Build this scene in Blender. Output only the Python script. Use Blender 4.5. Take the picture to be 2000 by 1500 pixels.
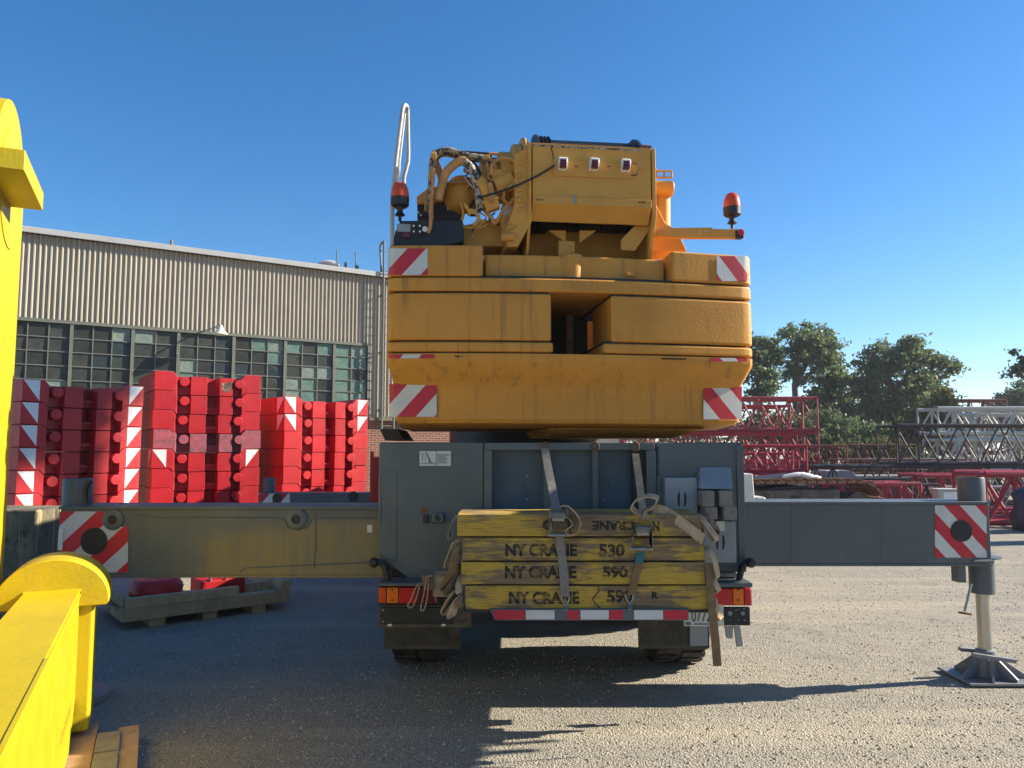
import bpy, bmesh, math, random
import numpy as np
from mathutils import Vector as V
R = math.radians
sc = bpy.context.scene
for o in list(bpy.data.objects): bpy.data.objects.remove(o)
COL = sc.collection
random.seed(7); RNG = np.random.default_rng(7)

# ------------------------------------------------------------------ camera
EYE = 1.85; FPX = 1500.0; PITCH = math.atan(127 / FPX)
cam = bpy.data.objects.new('camera', bpy.data.cameras.new('camera')); COL.objects.link(cam)
cam.location = (0, 0, EYE); cam.rotation_euler = (R(90) + PITCH, 0, 0)
cam.data.sensor_width = 36; cam.data.lens = 36 * FPX / 2000; cam.data.clip_start = .05; cam.data.clip_end = 3000
sc.camera = cam
# ------------------------------------------------------------------ light
SUN = V((1.8, .34, .97)).normalized()
EL = math.asin(SUN.z); AZ = math.atan2(SUN.x, SUN.y)
w = bpy.data.worlds.new('World'); sc.world = w; w.use_nodes = True
nt = w.node_tree; bg = nt.nodes['Background']
sky = nt.nodes.new('ShaderNodeTexSky'); sky.sky_type = 'NISHITA'; sky.sun_disc = False
sky.sun_elevation = EL; sky.sun_rotation = AZ; sky.air_density = 1.0; sky.dust_density = .1; sky.ozone_density = 5.0
hs = nt.nodes.new('ShaderNodeHueSaturation'); hs.inputs['Saturation'].default_value = 1.24; nt.links.new(sky.outputs[0], hs.inputs['Color'])
nt.links.new(hs.outputs[0], bg.inputs[0]); bg.inputs[1].default_value = .071
sl = bpy.data.lights.new('sun', 'SUN'); sl.energy = 5.0; sl.angle = R(.5); sl.color = (1, .91, .76)
so = bpy.data.objects.new('sun', sl); COL.objects.link(so); so.rotation_euler = SUN.to_track_quat('Z', 'Y').to_euler(); so.location = (20, 3, 12)
sc.view_settings.view_transform = 'Standard'; sc.view_settings.look = 'None'; sc.view_settings.gamma = 1
sc.view_settings.exposure = 1.32
sc.render.engine = 'CYCLES'

# ------------------------------------------------------------------ pixel -> place
ct, st = math.cos(PITCH), math.sin(PITCH)
def ray(px, py):
    u = (px - 1000) / FPX; v = (750 - py) / FPX
    return V((u, ct - v * st, st + v * ct))
def P(px, py, Y):
    r = ray(px, py); return V((0, 0, EYE)) + r * (Y / r.y)
def PZ(px, py, z):
    r = ray(px, py); return V((0, 0, EYE)) + r * ((z - EYE) / r.z)
# frame of the slewed upper works: u along the rear, d away from the rear, turned by SA
SA = R(7); SC = V((.478, 5.665, 0)); SU = V((math.cos(SA), math.sin(SA), 0)); SD = V((-math.sin(SA), math.cos(SA), 0))
def S(px, py, d=0.):
    r = ray(px, py); return V((0, 0, EYE)) + r * ((d + SC.dot(SD)) / r.dot(SD))
def UL(p): q = p - SC; return q.dot(SU), q.dot(SD), p.z
def UW(u, d, z): p = SC + SU * u + SD * d; return V((p.x, p.y, z))
HW = 1.392
def arc(u, rc=.07):
    d = .11 * (u / HW) ** 2 - .11
    t = abs(u) - (HW - rc)
    if t > 0: d += rc - math.sqrt(max(rc * rc - t * t, 0))
    return d

# ------------------------------------------------------------------ materials
MATS = {}
def base(name):
    m = bpy.data.materials.new(name); m.use_nodes = True; MATS[name] = m
    return m, m.node_tree.nodes, m.node_tree.links, m.node_tree.nodes['Principled BSDF']
def rgba(c): return (c[0], c[1], c[2], 1)
def noise(n, l, co, scale, detail=6, rough=.6, stretch=None):
    t = n.new('ShaderNodeTexNoise'); t.inputs['Scale'].default_value = scale; t.inputs['Detail'].default_value = detail; t.inputs['Roughness'].default_value = rough
    if stretch:
        mp = n.new('ShaderNodeMapping'); mp.inputs['Scale'].default_value = stretch; l.new(co, mp.inputs[0]); l.new(mp.outputs[0], t.inputs['Vector'])
    else: l.new(co, t.inputs['Vector'])
    return t.outputs['Fac']
def ramp(n, l, fac, a, b, smooth=True):
    r = n.new('ShaderNodeMapRange'); r.inputs[1].default_value = a; r.inputs[2].default_value = b; l.new(fac, r.inputs[0])
    return r.outputs[0]
def mix(n, l, fac, a, b):
    m = n.new('ShaderNodeMix'); m.data_type = 'RGBA'
    if isinstance(fac, float): m.inputs[0].default_value = fac
    else: l.new(fac, m.inputs[0])
    for s, x in ((6, a), (7, b)):
        if isinstance(x, tuple): m.inputs[s].default_value = rgba(x)
        else: l.new(x, m.inputs[s])
    return m.outputs[2]
def math_(n, l, op, a, b=None):
    m = n.new('ShaderNodeMath'); m.operation = op
    for i, x in enumerate((a, b)):
        if x is None: continue
        if isinstance(x, (int, float)): m.inputs[i].default_value = x
        else: l.new(x, m.inputs[i])
    return m.outputs[0]
def bump(n, l, bs, h, strength, dist=.01):
    b = n.new('ShaderNodeBump'); b.inputs['Strength'].default_value = strength; b.inputs['Distance'].default_value = dist
    l.new(h, b.inputs['Height']); l.new(b.outputs[0], bs.inputs['Normal'])
def coord(n, which='Object'): return n.new('ShaderNodeTexCoord').outputs[which]
def paint(name, col, rough=.45, metal=0., var=.18, scale=2.5, dirt=None, damt=(.55, .75), streak=None, samt=(.52, .8), bmp=0., bscale=80, bd=.003, chips=None, camt=(.68, .70), cscale=9, ov=0.):
    m, n, l, bs = base(name); co = coord(n)
    c = tuple(col); lo = tuple(x * (1 - var) for x in c); hi = tuple(min(1, x * (1 + var)) for x in c)
    out = mix(n, l, ramp(n, l, noise(n, l, co, scale), .3, .7), lo, hi)
    if dirt: out = mix(n, l, ramp(n, l, noise(n, l, co, scale * 1.7, 8, .7), *damt), out, tuple(dirt))
    if streak: out = mix(n, l, ramp(n, l, noise(n, l, co, 5, 5, .6, (3.2, 3.2, .22)), *samt), out, tuple(streak))
    if chips: out = mix(n, l, ramp(n, l, noise(n, l, co, cscale, 10, .75), *camt), out, tuple(chips))
    if ov:
        oi_ = n.new('ShaderNodeObjectInfo'); hv = n.new('ShaderNodeHueSaturation'); l.new(out, hv.inputs['Color']); mr_ = n.new('ShaderNodeMapRange'); l.new(oi_.outputs['Random'], mr_.inputs[0]); mr_.inputs[3].default_value = 1 - ov; mr_.inputs[4].default_value = 1 + ov; l.new(mr_.outputs[0], hv.inputs['Value']); out = hv.outputs[0]
    l.new(out, bs.inputs['Base Color'])
    rr = ramp(n, l, noise(n, l, co, scale * 3), .2, .8); r2 = n.new('ShaderNodeMapRange'); l.new(rr, r2.inputs[0]); r2.inputs[3].default_value = max(0, rough - .1); r2.inputs[4].default_value = min(1, rough + .15); l.new(r2.outputs[0], bs.inputs['Roughness'])
    bs.inputs['Metallic'].default_value = metal
    if bmp: bump(n, l, bs, noise(n, l, co, bscale, 4), bmp, bd)
    return m
YEL = (.60, .272, .044)
paint('crane_yellow', YEL, .5, var=.12, dirt=(.36, .19, .06), damt=(.58, .85), streak=(.20, .11, .045), samt=(.54, .82), bmp=.3, bscale=40, bd=.003, chips=(.05, .03, .02), camt=(.705, .72))
paint('cast_yellow', YEL, .55, var=.12, dirt=(.36, .19, .06), damt=(.6, .85), streak=(.22, .12, .045), samt=(.56, .85), bmp=.5, bscale=60, bd=.005, chips=(.05, .03, .02), camt=(.74, .76))
paint('machine_yellow', (.62, .30, .055), .5, var=.1, scale=5, dirt=(.40, .21, .07), damt=(.6, .9), chips=(.06, .04, .03), camt=(.715, .73), cscale=14, bmp=.15)
for k_ in ('crane_yellow', 'cast_yellow', 'machine_yellow'): MATS[k_].node_tree.nodes['Principled BSDF'].inputs['Specular IOR Level'].default_value = .28
paint('hose_yellow', (.50, .23, .06), .6, var=.25, scale=14, dirt=(.04, .03, .03), damt=(.62, .66))
paint('hose_worn', (.42, .33, .24), .65, var=.3, scale=18, dirt=(.02, .02, .022), damt=(.50, .54))
paint('carrier_grey', (.088, .105, .108), .45, var=.18, dirt=(.16, .15, .12), damt=(.58, .9), streak=(.14, .14, .12), samt=(.6, .9), bmp=.12, chips=(.2, .12, .07), camt=(.745, .76))
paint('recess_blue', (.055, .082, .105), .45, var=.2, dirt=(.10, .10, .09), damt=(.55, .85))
paint('beam_grey', (.085, .098, .105), .42, var=.12, dirt=(.14, .135, .12), damt=(.6, .9), bmp=.1)
paint('beam_dusty', (.085, .098, .102), .5, var=.15, scale=1.2, dirt=(.11, .11, .095), damt=(.55, .8), streak=(.12, .12, .1), bmp=.1)
paint('light_grey', (.26, .28, .29), .45, var=.12, scale=5, dirt=(.15, .15, .14), damt=(.55, .85))
paint('jack_grey', (.30, .29, .27), .4, var=.15, scale=6, dirt=(.2, .17, .13), damt=(.55, .85))
paint('chrome_rod', (.46, .43, .38), .3, .8, var=.1)
paint('foot_steel', (.19, .185, .19), .45, var=.15, scale=7, dirt=(.22, .17, .13), damt=(.55, .8))
paint('black', (.012, .012, .014), .5, var=.3, scale=6, dirt=(.05, .045, .04), damt=(.6, .9))
paint('rubber', (.03, .028, .026), .8, var=.3, scale=7, dirt=(.12, .105, .08), damt=(.45, .8), bmp=.3)
paint('mudflap', (.075, .066, .052), .8, var=.3, scale=7, dirt=(.14, .12, .09), damt=(.45, .8), bmp=.3)
paint('rope', (.022, .024, .026), .45, .3, var=.4, scale=30)
paint('dark_under', (.03, .026, .024), .7, var=.3)
paint('white_paint', (.72, .71, .68), .45, var=.08, dirt=(.45, .42, .37), damt=(.6, .9))
paint('red_paint', (.45, .009, .015), .45, var=.16, scale=3, dirt=(.33, .05, .05), damt=(.56, .85), streak=(.22, .012, .016), samt=(.6, .85), chips=(.16, .09, .08), camt=(.70, .72), bmp=.15, ov=.13)
paint('red_faded', (.33, .07, .09), .6, var=.25, scale=8, dirt=(.12, .08, .08), damt=(.52, .6))
paint('lattice_red', (.34, .010, .026), .45, var=.25, scale=3, dirt=(.2, .03, .03), damt=(.55, .9))
paint('lattice_pink', (.33, .03, .045), .55, var=.25, scale=3, dirt=(.25, .10, .07), damt=(.5, .8))
paint('lattice_maroon', (.16, .02, .028), .6, var=.25, dirt=(.09, .04, .03), damt=(.5, .8))
paint('lattice_black', (.025, .02, .024), .5, var=.25, dirt=(.09, .05, .045), damt=(.55, .85))
paint('lattice_white', (.42, .42, .385), .5, var=.12, dirt=(.35, .32, .27), damt=(.55, .85))
paint('lattice_brown', (.12, .05, .035), .7, var=.3, dirt=(.2, .1, .05), damt=(.5, .7))
paint('frame_yellow', (.49, .36, .003), .45, var=.07, scale=2, dirt=(.43, .30, .008), damt=(.55, .85), streak=(.45, .325, .01), samt=(.5, .8), bmp=.5, bscale=38, bd=.004, chips=(.12, .085, .03), camt=(.715, .725), cscale=9)
paint('concrete_old', (.16, .135, .085), .9, var=.35, scale=3, dirt=(.05, .045, .035), damt=(.48, .6), streak=(.33, .27, .13), samt=(.56, .66), bmp=.6, bscale=25, bd=.01)
paint('pallet_wood', (.40, .29, .165), .8, ov=.2, var=.22, scale=4, streak=(.22, .16, .1), bmp=.3, bscale=30)
paint('fresh_wood', (.52, .33, .19), .75, var=.2, scale=9, dirt=(.38, .22, .12), damt=(.5, .7), bmp=.25, bscale=40)
paint('grey_wood', (.30, .27, .22), .85, var=.25, scale=9, bmp=.4, bscale=40)
paint('webbing_grey', (.21, .19, .165), .85, var=.2, scale=25, bmp=.5, bscale=220, bd=.002)
paint('webbing_tan', (.42, .31, .19), .85, var=.25, scale=18, dirt=(.2, .14, .09), damt=(.55, .8), bmp=.5, bscale=220, bd=.002)
paint('webbing_brown', (.20, .125, .06), .85, var=.25, scale=18, dirt=(.10, .06, .03), damt=(.55, .8), bmp=.5, bscale=220, bd=.002)
paint('rail_grey', (.40, .39, .36), .5, var=.12, dirt=(.25, .23, .2), damt=(.5, .8))
paint('teal_tape', (.02, .13, .16), .6)
paint('steel', (.32, .31, .29), .4, .6, var=.2, scale=15, dirt=(.13, .09, .06), damt=(.5, .75))
paint('rust', (.15, .075, .04), .85, var=.35, scale=6, dirt=(.10, .05, .03), damt=(.5, .7), bmp=.4)
paint('track_dark', (.12, .10, .075), .85, var=.35, scale=4, dirt=(.05, .04, .035), damt=(.45, .65), bmp=.3)
paint('red_lens', (.50, .008, .014), .2, var=.06)
paint('dark_lens', (.12, .01, .015), .2, var=.06)
paint('amber_lens', (.75, .16, .008), .2, var=.06)
paint('orange_lens', (.62, .07, .01), .2, var=.06)
paint('plate_white', (.52, .55, .52), .4, var=.06)
paint('plate_blue', (.05, .20, .30), .4)
paint('ink', (.012, .012, .012), .5)
paint('cladding', (.37, .325, .25), .5, var=.08, scale=.6, streak=(.31, .27, .205), samt=(.48, .8), dirt=(.2, .15, .11), damt=(.66, .85), ov=.07)
paint('trim_pale', (.36, .36, .355), .5, var=.07)
paint('sash_steel', (.12, .125, .10), .6, var=.15, dirt=(.2, .19, .15), damt=(.55, .8))
paint('lamp_shade', (.62, .62, .56), .4, var=.07)
paint('tarp', (.03, .022, .05), .45, var=.25, bmp=.4, bscale=8)
paint('bark', (.11, .09, .07), .9, var=.3, bmp=.4, bscale=20)
paint('roof_metal', (.35, .35, .36), .5)
for i, (c, rg) in enumerate((((.030, .030, .025), .3), ((.045, .046, .038), .35), ((.028, .038, .042), .3), ((.10, .165, .135), .4), ((.165, .205, .175), .45), ((.038, .044, .036), .3))):
    m = paint('pane_%d' % i, c, rg, var=.25, scale=5 if i < 3 else 14, bmp=.25 if i in (3, 4) else .04, bscale=30)
    m.node_tree.nodes['Principled BSDF'].inputs['Specular IOR Level'].default_value = .3

def brick_mat():
    m, n, l, bs = base('brick'); co = coord(n)
    b = n.new('ShaderNodeTexBrick'); b.inputs['Scale'].default_value = 1; b.inputs['Brick Width'].default_value = .21; b.inputs['Row Height'].default_value = .075; b.inputs['Mortar Size'].default_value = .006
    b.inputs['Color1'].default_value = (.20, .075, .045, 1); b.inputs['Color2'].default_value = (.13, .05, .035, 1); b.inputs['Mortar'].default_value = (.34, .27, .2, 1)
    mp = n.new('ShaderNodeMapping'); mp.inputs['Rotation'].default_value = (R(90), 0, 0); l.new(co, mp.inputs[0]); l.new(mp.outputs[0], b.inputs['Vector'])
    l.new(b.outputs[0], bs.inputs['Base Color']); bs.inputs['Roughness'].default_value = .9
    bump(n, l, bs, b.outputs['Fac'], -.5, .01)
brick_mat()
def ground_mat():
    m, n, l, bs = base('gravel_ground'); co = coord(n)
    big = ramp(n, l, noise(n, l, co, .22, 5, .6, (1, 1.6, 1)), .35, .66)
    c = mix(n, l, big, (.37, .33, .26), (.27, .255, .23))
    mid = ramp(n, l, noise(n, l, co, 2.2, 7, .7), .38, .66)
    c = mix(n, l, mid, c, (.32, .285, .225))
    vo = n.new('ShaderNodeTexVoronoi'); vo.inputs['Scale'].default_value = 80; l.new(co, vo.inputs['Vector'])
    sep = n.new('ShaderNodeSeparateColor'); l.new(vo.outputs['Color'], sep.inputs[0])
    c = mix(n, l, ramp(n, l, sep.outputs[0], .62, 1.15), c, (.50, .455, .37))
    c = mix(n, l, ramp(n, l, sep.outputs[1], .76, 1.25), c, (.13, .12, .105))
    tr = ramp(n, l, noise(n, l, co, 1.0, 5, .6, (.16, 1.5, 1)), .50, .68); c = mix(n, l, math_(n, l, 'MULTIPLY', tr, .85), c, (.46, .40, .295))
    dk = ramp(n, l, noise(n, l, co, .9, 6, .65), .56, .7); c = mix(n, l, math_(n, l, 'MULTIPLY', dk, .85), c, (.22, .205, .185))
    fine = noise(n, l, co, 130, 4, .7)
    c = mix(n, l, ramp(n, l, fine, .52, .72), c, (.18, .16, .125))
    l.new(c, bs.inputs['Base Color']); bs.inputs['Roughness'].default_value = .95; bs.inputs['Specular IOR Level'].default_value = .15
    h = math_(n, l, 'ADD', math_(n, l, 'MULTIPLY', vo.outputs['Distance'], -.9), math_(n, l, 'ADD', math_(n, l, 'MULTIPLY', noise(n, l, co, 28, 5, .7), .9), math_(n, l, 'MULTIPLY', noise(n, l, co, 3, 4, .6, (1, 2.2, 1)), 2.5)))
    bump(n, l, bs, h, .7, .019)
ground_mat()
def island_mat(name, cols, rough=.9, trans=0.):
    m, n, l, bs = base(name)
    g = n.new('ShaderNodeNewGeometry'); r = n.new('ShaderNodeValToRGB'); l.new(g.outputs['Random Per Island'], r.inputs[0])
    r.color_ramp.interpolation = 'LINEAR'
    while len(r.color_ramp.elements) < len(cols): r.color_ramp.elements.new(.5)
    for i, c in enumerate(cols):
        e = r.color_ramp.elements[i]; e.position = i / (len(cols) - 1); e.color = rgba(c)
    l.new(r.outputs[0], bs.inputs['Base Color']); bs.inputs['Roughness'].default_value = rough; bs.inputs['Specular IOR Level'].default_value = .25
    if trans:
        tr = n.new('ShaderNodeBsdfTranslucent'); l.new(r.outputs[0], tr.inputs[0]); mx = n.new('ShaderNodeMixShader'); mx.inputs[0].default_value = trans
        l.new(bs.outputs[0], mx.inputs[1]); l.new(tr.outputs[0], mx.inputs[2]); l.new(mx.outputs[0], n['Material Output'].inputs[0])
island_mat('pebbles', [(.15, .135, .11), (.36, .31, .23), (.48, .42, .32), (.27, .24, .2), (.56, .5, .4)])
island_mat('leaf_green', [(.08, .115, .045), (.115, .16, .065), (.16, .195, .085), (.10, .135, .065)], .45, .5)
island_mat('leaf_dark', [(.065, .10, .045), (.10, .14, .06), (.125, .165, .07)], .45, .5)
island_mat('leaf_weed', [(.10, .11, .03), (.16, .15, .05), (.09, .10, .035), (.2, .17, .07)], .8, .35)
def mat_wood():
    m, n, l, bs = base('painted_timber'); co = coord(n); g = n.new('ShaderNodeObjectInfo')
    ad = n.new('ShaderNodeVectorMath'); l.new(co, ad.inputs[0])
    cm = n.new('ShaderNodeCombineXYZ'); l.new(math_(n, l, 'MULTIPLY', g.outputs['Random'], 17.), cm.inputs[0]); l.new(math_(n, l, 'MULTIPLY', g.outputs['Random'], 9.), cm.inputs[2]); l.new(cm.outputs[0], ad.inputs[1]); co = ad.outputs[0]
    grain = noise(n, l, co, 7, 8, .65, (.7, 5, 7)); fine = noise(n, l, co, 30, 6, .7, (.25, 3, 4))
    wood = mix(n, l, ramp(n, l, grain, .35, .68), (.15, .10, .052), (.27, .185, .10))
    wood = mix(n, l, ramp(n, l, fine, .58, .68), wood, (.05, .03, .016))
    pt = math_(n, l, 'ADD', math_(n, l, 'MULTIPLY', noise(n, l, co, 2.3, 6, .6, (1, 1, 2.4)), .75), math_(n, l, 'MULTIPLY', grain, .3))
    out = mix(n, l, math_(n, l, 'MULTIPLY', ramp(n, l, pt, .49, .565), .92), wood, mix(n, l, ramp(n, l, fine, .46, .66), (.56, .355, .035), (.27, .17, .05)))
    l.new(out, bs.inputs['Base Color']); bs.inputs['Roughness'].default_value = .8
    bump(n, l, bs, math_(n, l, 'ADD', grain, fine), .5, .006)
mat_wood()
def worn_ink():
    m, n, l, bs = base('stencil_ink'); co = coord(n)
    bs.inputs['Base Color'].default_value = (.012, .011, .01, 1); bs.inputs['Roughness'].default_value = .7
    f = ramp(n, l, math_(n, l, 'ADD', math_(n, l, 'MULTIPLY', noise(n, l, co, 9, 8, .7, (.6, 1, 2)), .7), math_(n, l, 'MULTIPLY', noise(n, l, co, 60, 4, .7), .3)), .44, .64)
    tr = n.new('ShaderNodeBsdfTransparent'); mx = n.new('ShaderNodeMixShader'); l.new(f, mx.inputs[0]); l.new(tr.outputs[0], mx.inputs[2]); l.new(bs.outputs[0], mx.inputs[1]); l.new(mx.outputs[0], n['Material Output'].inputs[0])
worn_ink()
def stripes(name, k, y0, x0, period, red=(.50, .012, .03), white=(.60, .60, .56)):
    """diagonal red and white sheeting; the UV map holds the panel's own coordinates"""
    m, n, l, bs = base(name); uv = coord(n, 'UV'); s = n.new('ShaderNodeSeparateXYZ'); l.new(uv, s.inputs[0])
    v = math_(n, l, 'ADD', s.outputs[0], math_(n, l, 'MULTIPLY', math_(n, l, 'SUBTRACT', s.outputs[1], y0 / 100), k))
    fr = math_(n, l, 'FRACT', math_(n, l, 'DIVIDE', math_(n, l, 'SUBTRACT', v, x0 / 100 - 20 * period / 100), period / 100))
    isred = math_(n, l, 'LESS_THAN', fr, .5)
    co = coord(n); d = ramp(n, l, noise(n, l, co, 6, 6, .7), .5, .8)
    wv = mix(n, l, d, white, tuple(x * .75 for x in white)); rv = mix(n, l, d, red, (red[0] * .75, .02, .03))
    l.new(mix(n, l, isred, wv, rv), bs.inputs['Base Color']); bs.inputs['Roughness'].default_value = .45
    bump(n, l, bs, noise(n, l, co, 45, 4), .3, .004)
    return name
M = lambda k: MATS[k]

# ------------------------------------------------------------------ mesh helpers
class MB:
    def __init__(s): s.v = []; s.f = []; s.uv = {}
    def add(s, vs, fs):
        o = len(s.v); s.v += [tuple(x) for x in vs]; s.f += [tuple(i + o for i in f) for f in fs]; return s
    def obox(s, o, a, b, c):
        o, a, b, c = V(o), V(a), V(b), V(c)
        return s.add([o, o + a, o + a + b, o + b, o + c, o + a + c, o + a + b + c, o + b + c], [(0, 3, 2, 1), (4, 5, 6, 7), (0, 1, 5, 4), (1, 2, 6, 5), (2, 3, 7, 6), (3, 0, 4, 7)])
    def box(s, lo, hi):
        return s.obox(lo, (hi[0] - lo[0], 0, 0), (0, hi[1] - lo[1], 0), (0, 0, hi[2] - lo[2]))
    def prism(s, pts, vec):
        n = len(pts); vec = V(vec); a = [V(p) for p in pts]
        return s.add(a + [p + vec for p in a], [tuple(range(n))[::-1], tuple(range(n, 2 * n))] + [(i, (i + 1) % n, n + (i + 1) % n, n + i) for i in range(n)])
    def loft(s, rings, cap=True, closed=True):
        n = len(rings[0]); fs = []
        for k in range(len(rings) - 1):
            for i in range(n if closed else n - 1): fs.append((k * n + i, k * n + (i + 1) % n, (k + 1) * n + (i + 1) % n, (k + 1) * n + i))
        if cap: fs += [tuple(range(n))[::-1], tuple(range((len(rings) - 1) * n, len(rings) * n))]
        return s.add([p for r in rings for p in r], fs)
    def tube(s, path, r, n=10, cap=True):
        path = [V(p) for p in path]; rr = r if isinstance(r, (list, tuple)) else [r] * len(path)
        rings = []; prev = None
        for i, p in enumerate(path):
            t = (path[min(i + 1, len(path) - 1)] - path[max(i - 1, 0)]).normalized()
            if prev is None:
                a = V((0, 0, 1)) if abs(t.z) < .9 else V((1, 0, 0)); x = t.cross(a).normalized()
            else: x = (prev - t * prev.dot(t)).normalized()
            prev = x; y = t.cross(x)
            rings.append([p + (x * math.cos(2 * math.pi * j / n) + y * math.sin(2 * math.pi * j / n)) * rr[i] for j in range(n)])
        return s.loft(rings, cap)
    def cyl(s, a, b, r, r2=None, n=20): return s.tube([a, b], [r, r if r2 is None else r2], n)
    def lathe(s, o, ax, prof, n=24):
        o, ax = V(o), V(ax).normalized(); return s.tube([o + ax * h for _, h in prof], [max(r, .0005) for r, _ in prof], n) if False else s._lathe(o, ax, prof, n)
    def _lathe(s, o, ax, prof, n):
        a = V((0, 0, 1)) if abs(ax.z) < .9 else V((1, 0, 0)); x = ax.cross(a).normalized(); y = ax.cross(x)
        return s.loft([[o + ax * h + (x * math.cos(2 * math.pi * j / n) + y * math.sin(2 * math.pi * j / n)) * max(r, .0005) for j in range(n)] for r, h in prof])
    def ribbon(s, path, wv, th=.003):
        """flat webbing: path of centre points, wv = half-width vector (or list)"""
        path = [V(p) for p in path]; rings = []
        for i, p in enumerate(path):
            wq = V(wv[i]) if isinstance(wv, list) else V(wv)
            t = (path[min(i + 1, len(path) - 1)] - path[max(i - 1, 0)]).normalized(); nn = t.cross(wq).normalized() * th
            rings.append([p - wq - nn, p + wq - nn, p + wq + nn, p - wq + nn])
        return s.loft(rings)
def spline(pts, n=6):
    pts = [V(p) for p in pts]; out = []
    for i in range(len(pts) - 1):
        p0, p1, p2, p3 = pts[max(i - 1, 0)], pts[i], pts[i + 1], pts[min(i + 2, len(pts) - 1)]
        for k in range(n):
            t = k / n; out.append(.5 * ((2 * p1) + (p2 - p0) * t + (2 * p0 - 5 * p1 + 4 * p2 - p3) * t * t + (3 * p1 - p0 - 3 * p2 + p3) * t ** 3))
    return out + [pts[-1]]
def top(o):
    while o.parent: o = o.parent
    return o
def obj(name, mb, mat, parent=None, bevel=0., seg=2, smooth=40, label=None):
    off = V(top(parent).location) if parent else V((0, 0, 0))
    me = bpy.data.meshes.new(name); me.from_pydata([tuple(V(v) - off) for v in mb.v], [], mb.f)
    bm = bmesh.new(); bm.from_mesh(me); bmesh.ops.recalc_face_normals(bm, faces=bm.faces); bm.to_mesh(me); bm.free()
    if smooth:
        me.shade_smooth(); me.set_sharp_from_angle(angle=R(smooth))
    me.materials.append(M(mat) if isinstance(mat, str) else mat)
    o = bpy.data.objects.new(name, me); COL.objects.link(o)
    if parent: o.parent = parent
    if bevel:
        b = o.modifiers.new('bevel', 'BEVEL'); b.width = bevel; b.segments = seg; b.limit_method = 'ANGLE'; b.angle_limit = R(35); b.harden_normals = True
    if label: o['label'] = label
    return o
def tag(o, label, cat, group=None, kind=None):
    if label: o['label'] = label
    if cat: o['category'] = cat
    if group: o['group'] = group
    if kind: o['kind'] = kind
    return o
def thing(name, label, cat, loc=(0, 0, 0), group=None):
    o = bpy.data.objects.new(name, None); COL.objects.link(o); o.location = loc; o.empty_display_size = .2
    return tag(o, label, cat, group)
def copy_tree(o, parent=None):
    c = o.copy(); COL.objects.link(c); c.parent = parent
    for ch in o.children: copy_tree(ch, c)
    return c
def text(name, body, mat, parent, origin, ax, up, height, width=None, bold=.0):
    """flat lettering: lower left corner, reading direction, up direction, cap height, overall width"""
    cu = bpy.data.curves.new(name, 'FONT'); cu.body = body; cu.size = 1; cu.offset = bold
    t = bpy.data.objects.new('tmp', cu); COL.objects.link(t); bpy.context.view_layer.update()
    me = bpy.data.meshes.new_from_object(t.evaluated_get(bpy.context.evaluated_depsgraph_get())); bpy.data.objects.remove(t)
    co = np.array([v.co[:] for v in me.vertices]); mn = co.min(0); mx = co.max(0)
    sy = height / (mx[1] - mn[1]); sx = width / (mx[0] - mn[0]) if width else sy
    off = V(top(parent).location); ax, up, origin = V(ax).normalized(), V(up).normalized(), V(origin)
    for v in me.vertices:
        v.co = origin + ax * ((v.co.x - mn[0]) * sx) + up * ((v.co.y - mn[1]) * sy) - off
    me.materials.clear(); me.materials.append(M(mat)); me.name = name
    o = bpy.data.objects.new(name, me); COL.objects.link(o); o.parent = parent
    return o
def panel(name, x0, x1, y0, y1, f, mat, parent, nx=14, ny=8, cut=None):
    """sheeting that follows a surface: f(px,py) -> point; UV = panel coordinates"""
    mb = MB(); vs = []; uvs = []
    for j in range(ny + 1):
        for i in range(nx + 1):
            x = x0 + (x1 - x0) * i / nx; y = y0 + (y1 - y0) * j / ny
            vs.append(f(x, y)); uvs.append((x / 100, y / 100))
    fs = [(j * (nx + 1) + i, j * (nx + 1) + i + 1, (j + 1) * (nx + 1) + i + 1, (j + 1) * (nx + 1) + i) for j in range(ny) for i in range(nx)]
    if cut: fs = [q for q in fs if not cut(*(100 * np.mean([uvs[i] for i in q], axis=0)))]
    mb.add(vs, fs); o = obj(name, mb, mat, parent, smooth=60)
    me = o.data; ul = me.uv_layers.new(name='UVMap')
    for lp in me.loops: ul.data[lp.index].uv = uvs[lp.vertex_index]
    return o
exec_order = []

# ================================================================== GROUND
mb = MB(); mb.add([(-600, -200, 0), (600, -200, 0), (600, 1200, 0), (-600, 1200, 0)], [(0, 1, 2, 3)])
tag(obj('ground', mb, 'gravel_ground', smooth=0), 'dusty tan gravel yard', None, kind='structure')
def stones(n, xr, yr, smin, smax, pw):
    u = RNG.random(n); y = yr[0] + (yr[1] - yr[0]) * u ** pw
    half = (y * .75 + .3); x = (RNG.random(n) * 2 - 1) * half; x = np.clip(x, *xr)
    s = smin + (smax - smin) * RNG.random(n) ** 3
    dirs = np.array([[1, 0, 0], [0, 1, 0], [-1, 0, 0], [0, -1, 0], [0, 0, 1]], float)
    v = np.repeat(dirs[None], n, 0) * (s[:, None, None] * (.55 + .7 * RNG.random((n, 5, 1)))); a = RNG.random(n) * 6.28
    c, sn = np.cos(a)[:, None], np.sin(a)[:, None]
    vx = v[:, :, 0] * c - v[:, :, 1] * sn + x[:, None]; vy = v[:, :, 0] * sn + v[:, :, 1] * c + y[:, None]; vz = v[:, :, 2] * .7 + .0005
    co = np.stack([vx, vy, vz], -1).reshape(-1, 3); b = np.arange(n)[:, None] * 5
    tri = np.concatenate([b + np.array([[i, (i + 1) % 4, 4]]) for i in range(4)], 0)
    return co, tri
co, tri = stones(60000, (-7, 12), (3.4, 16), .003, .015, 1.7)
me = bpy.data.meshes.new('gravel'); me.from_pydata(co.tolist(), [], tri.tolist()); me.materials.append(M('pebbles'))
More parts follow.
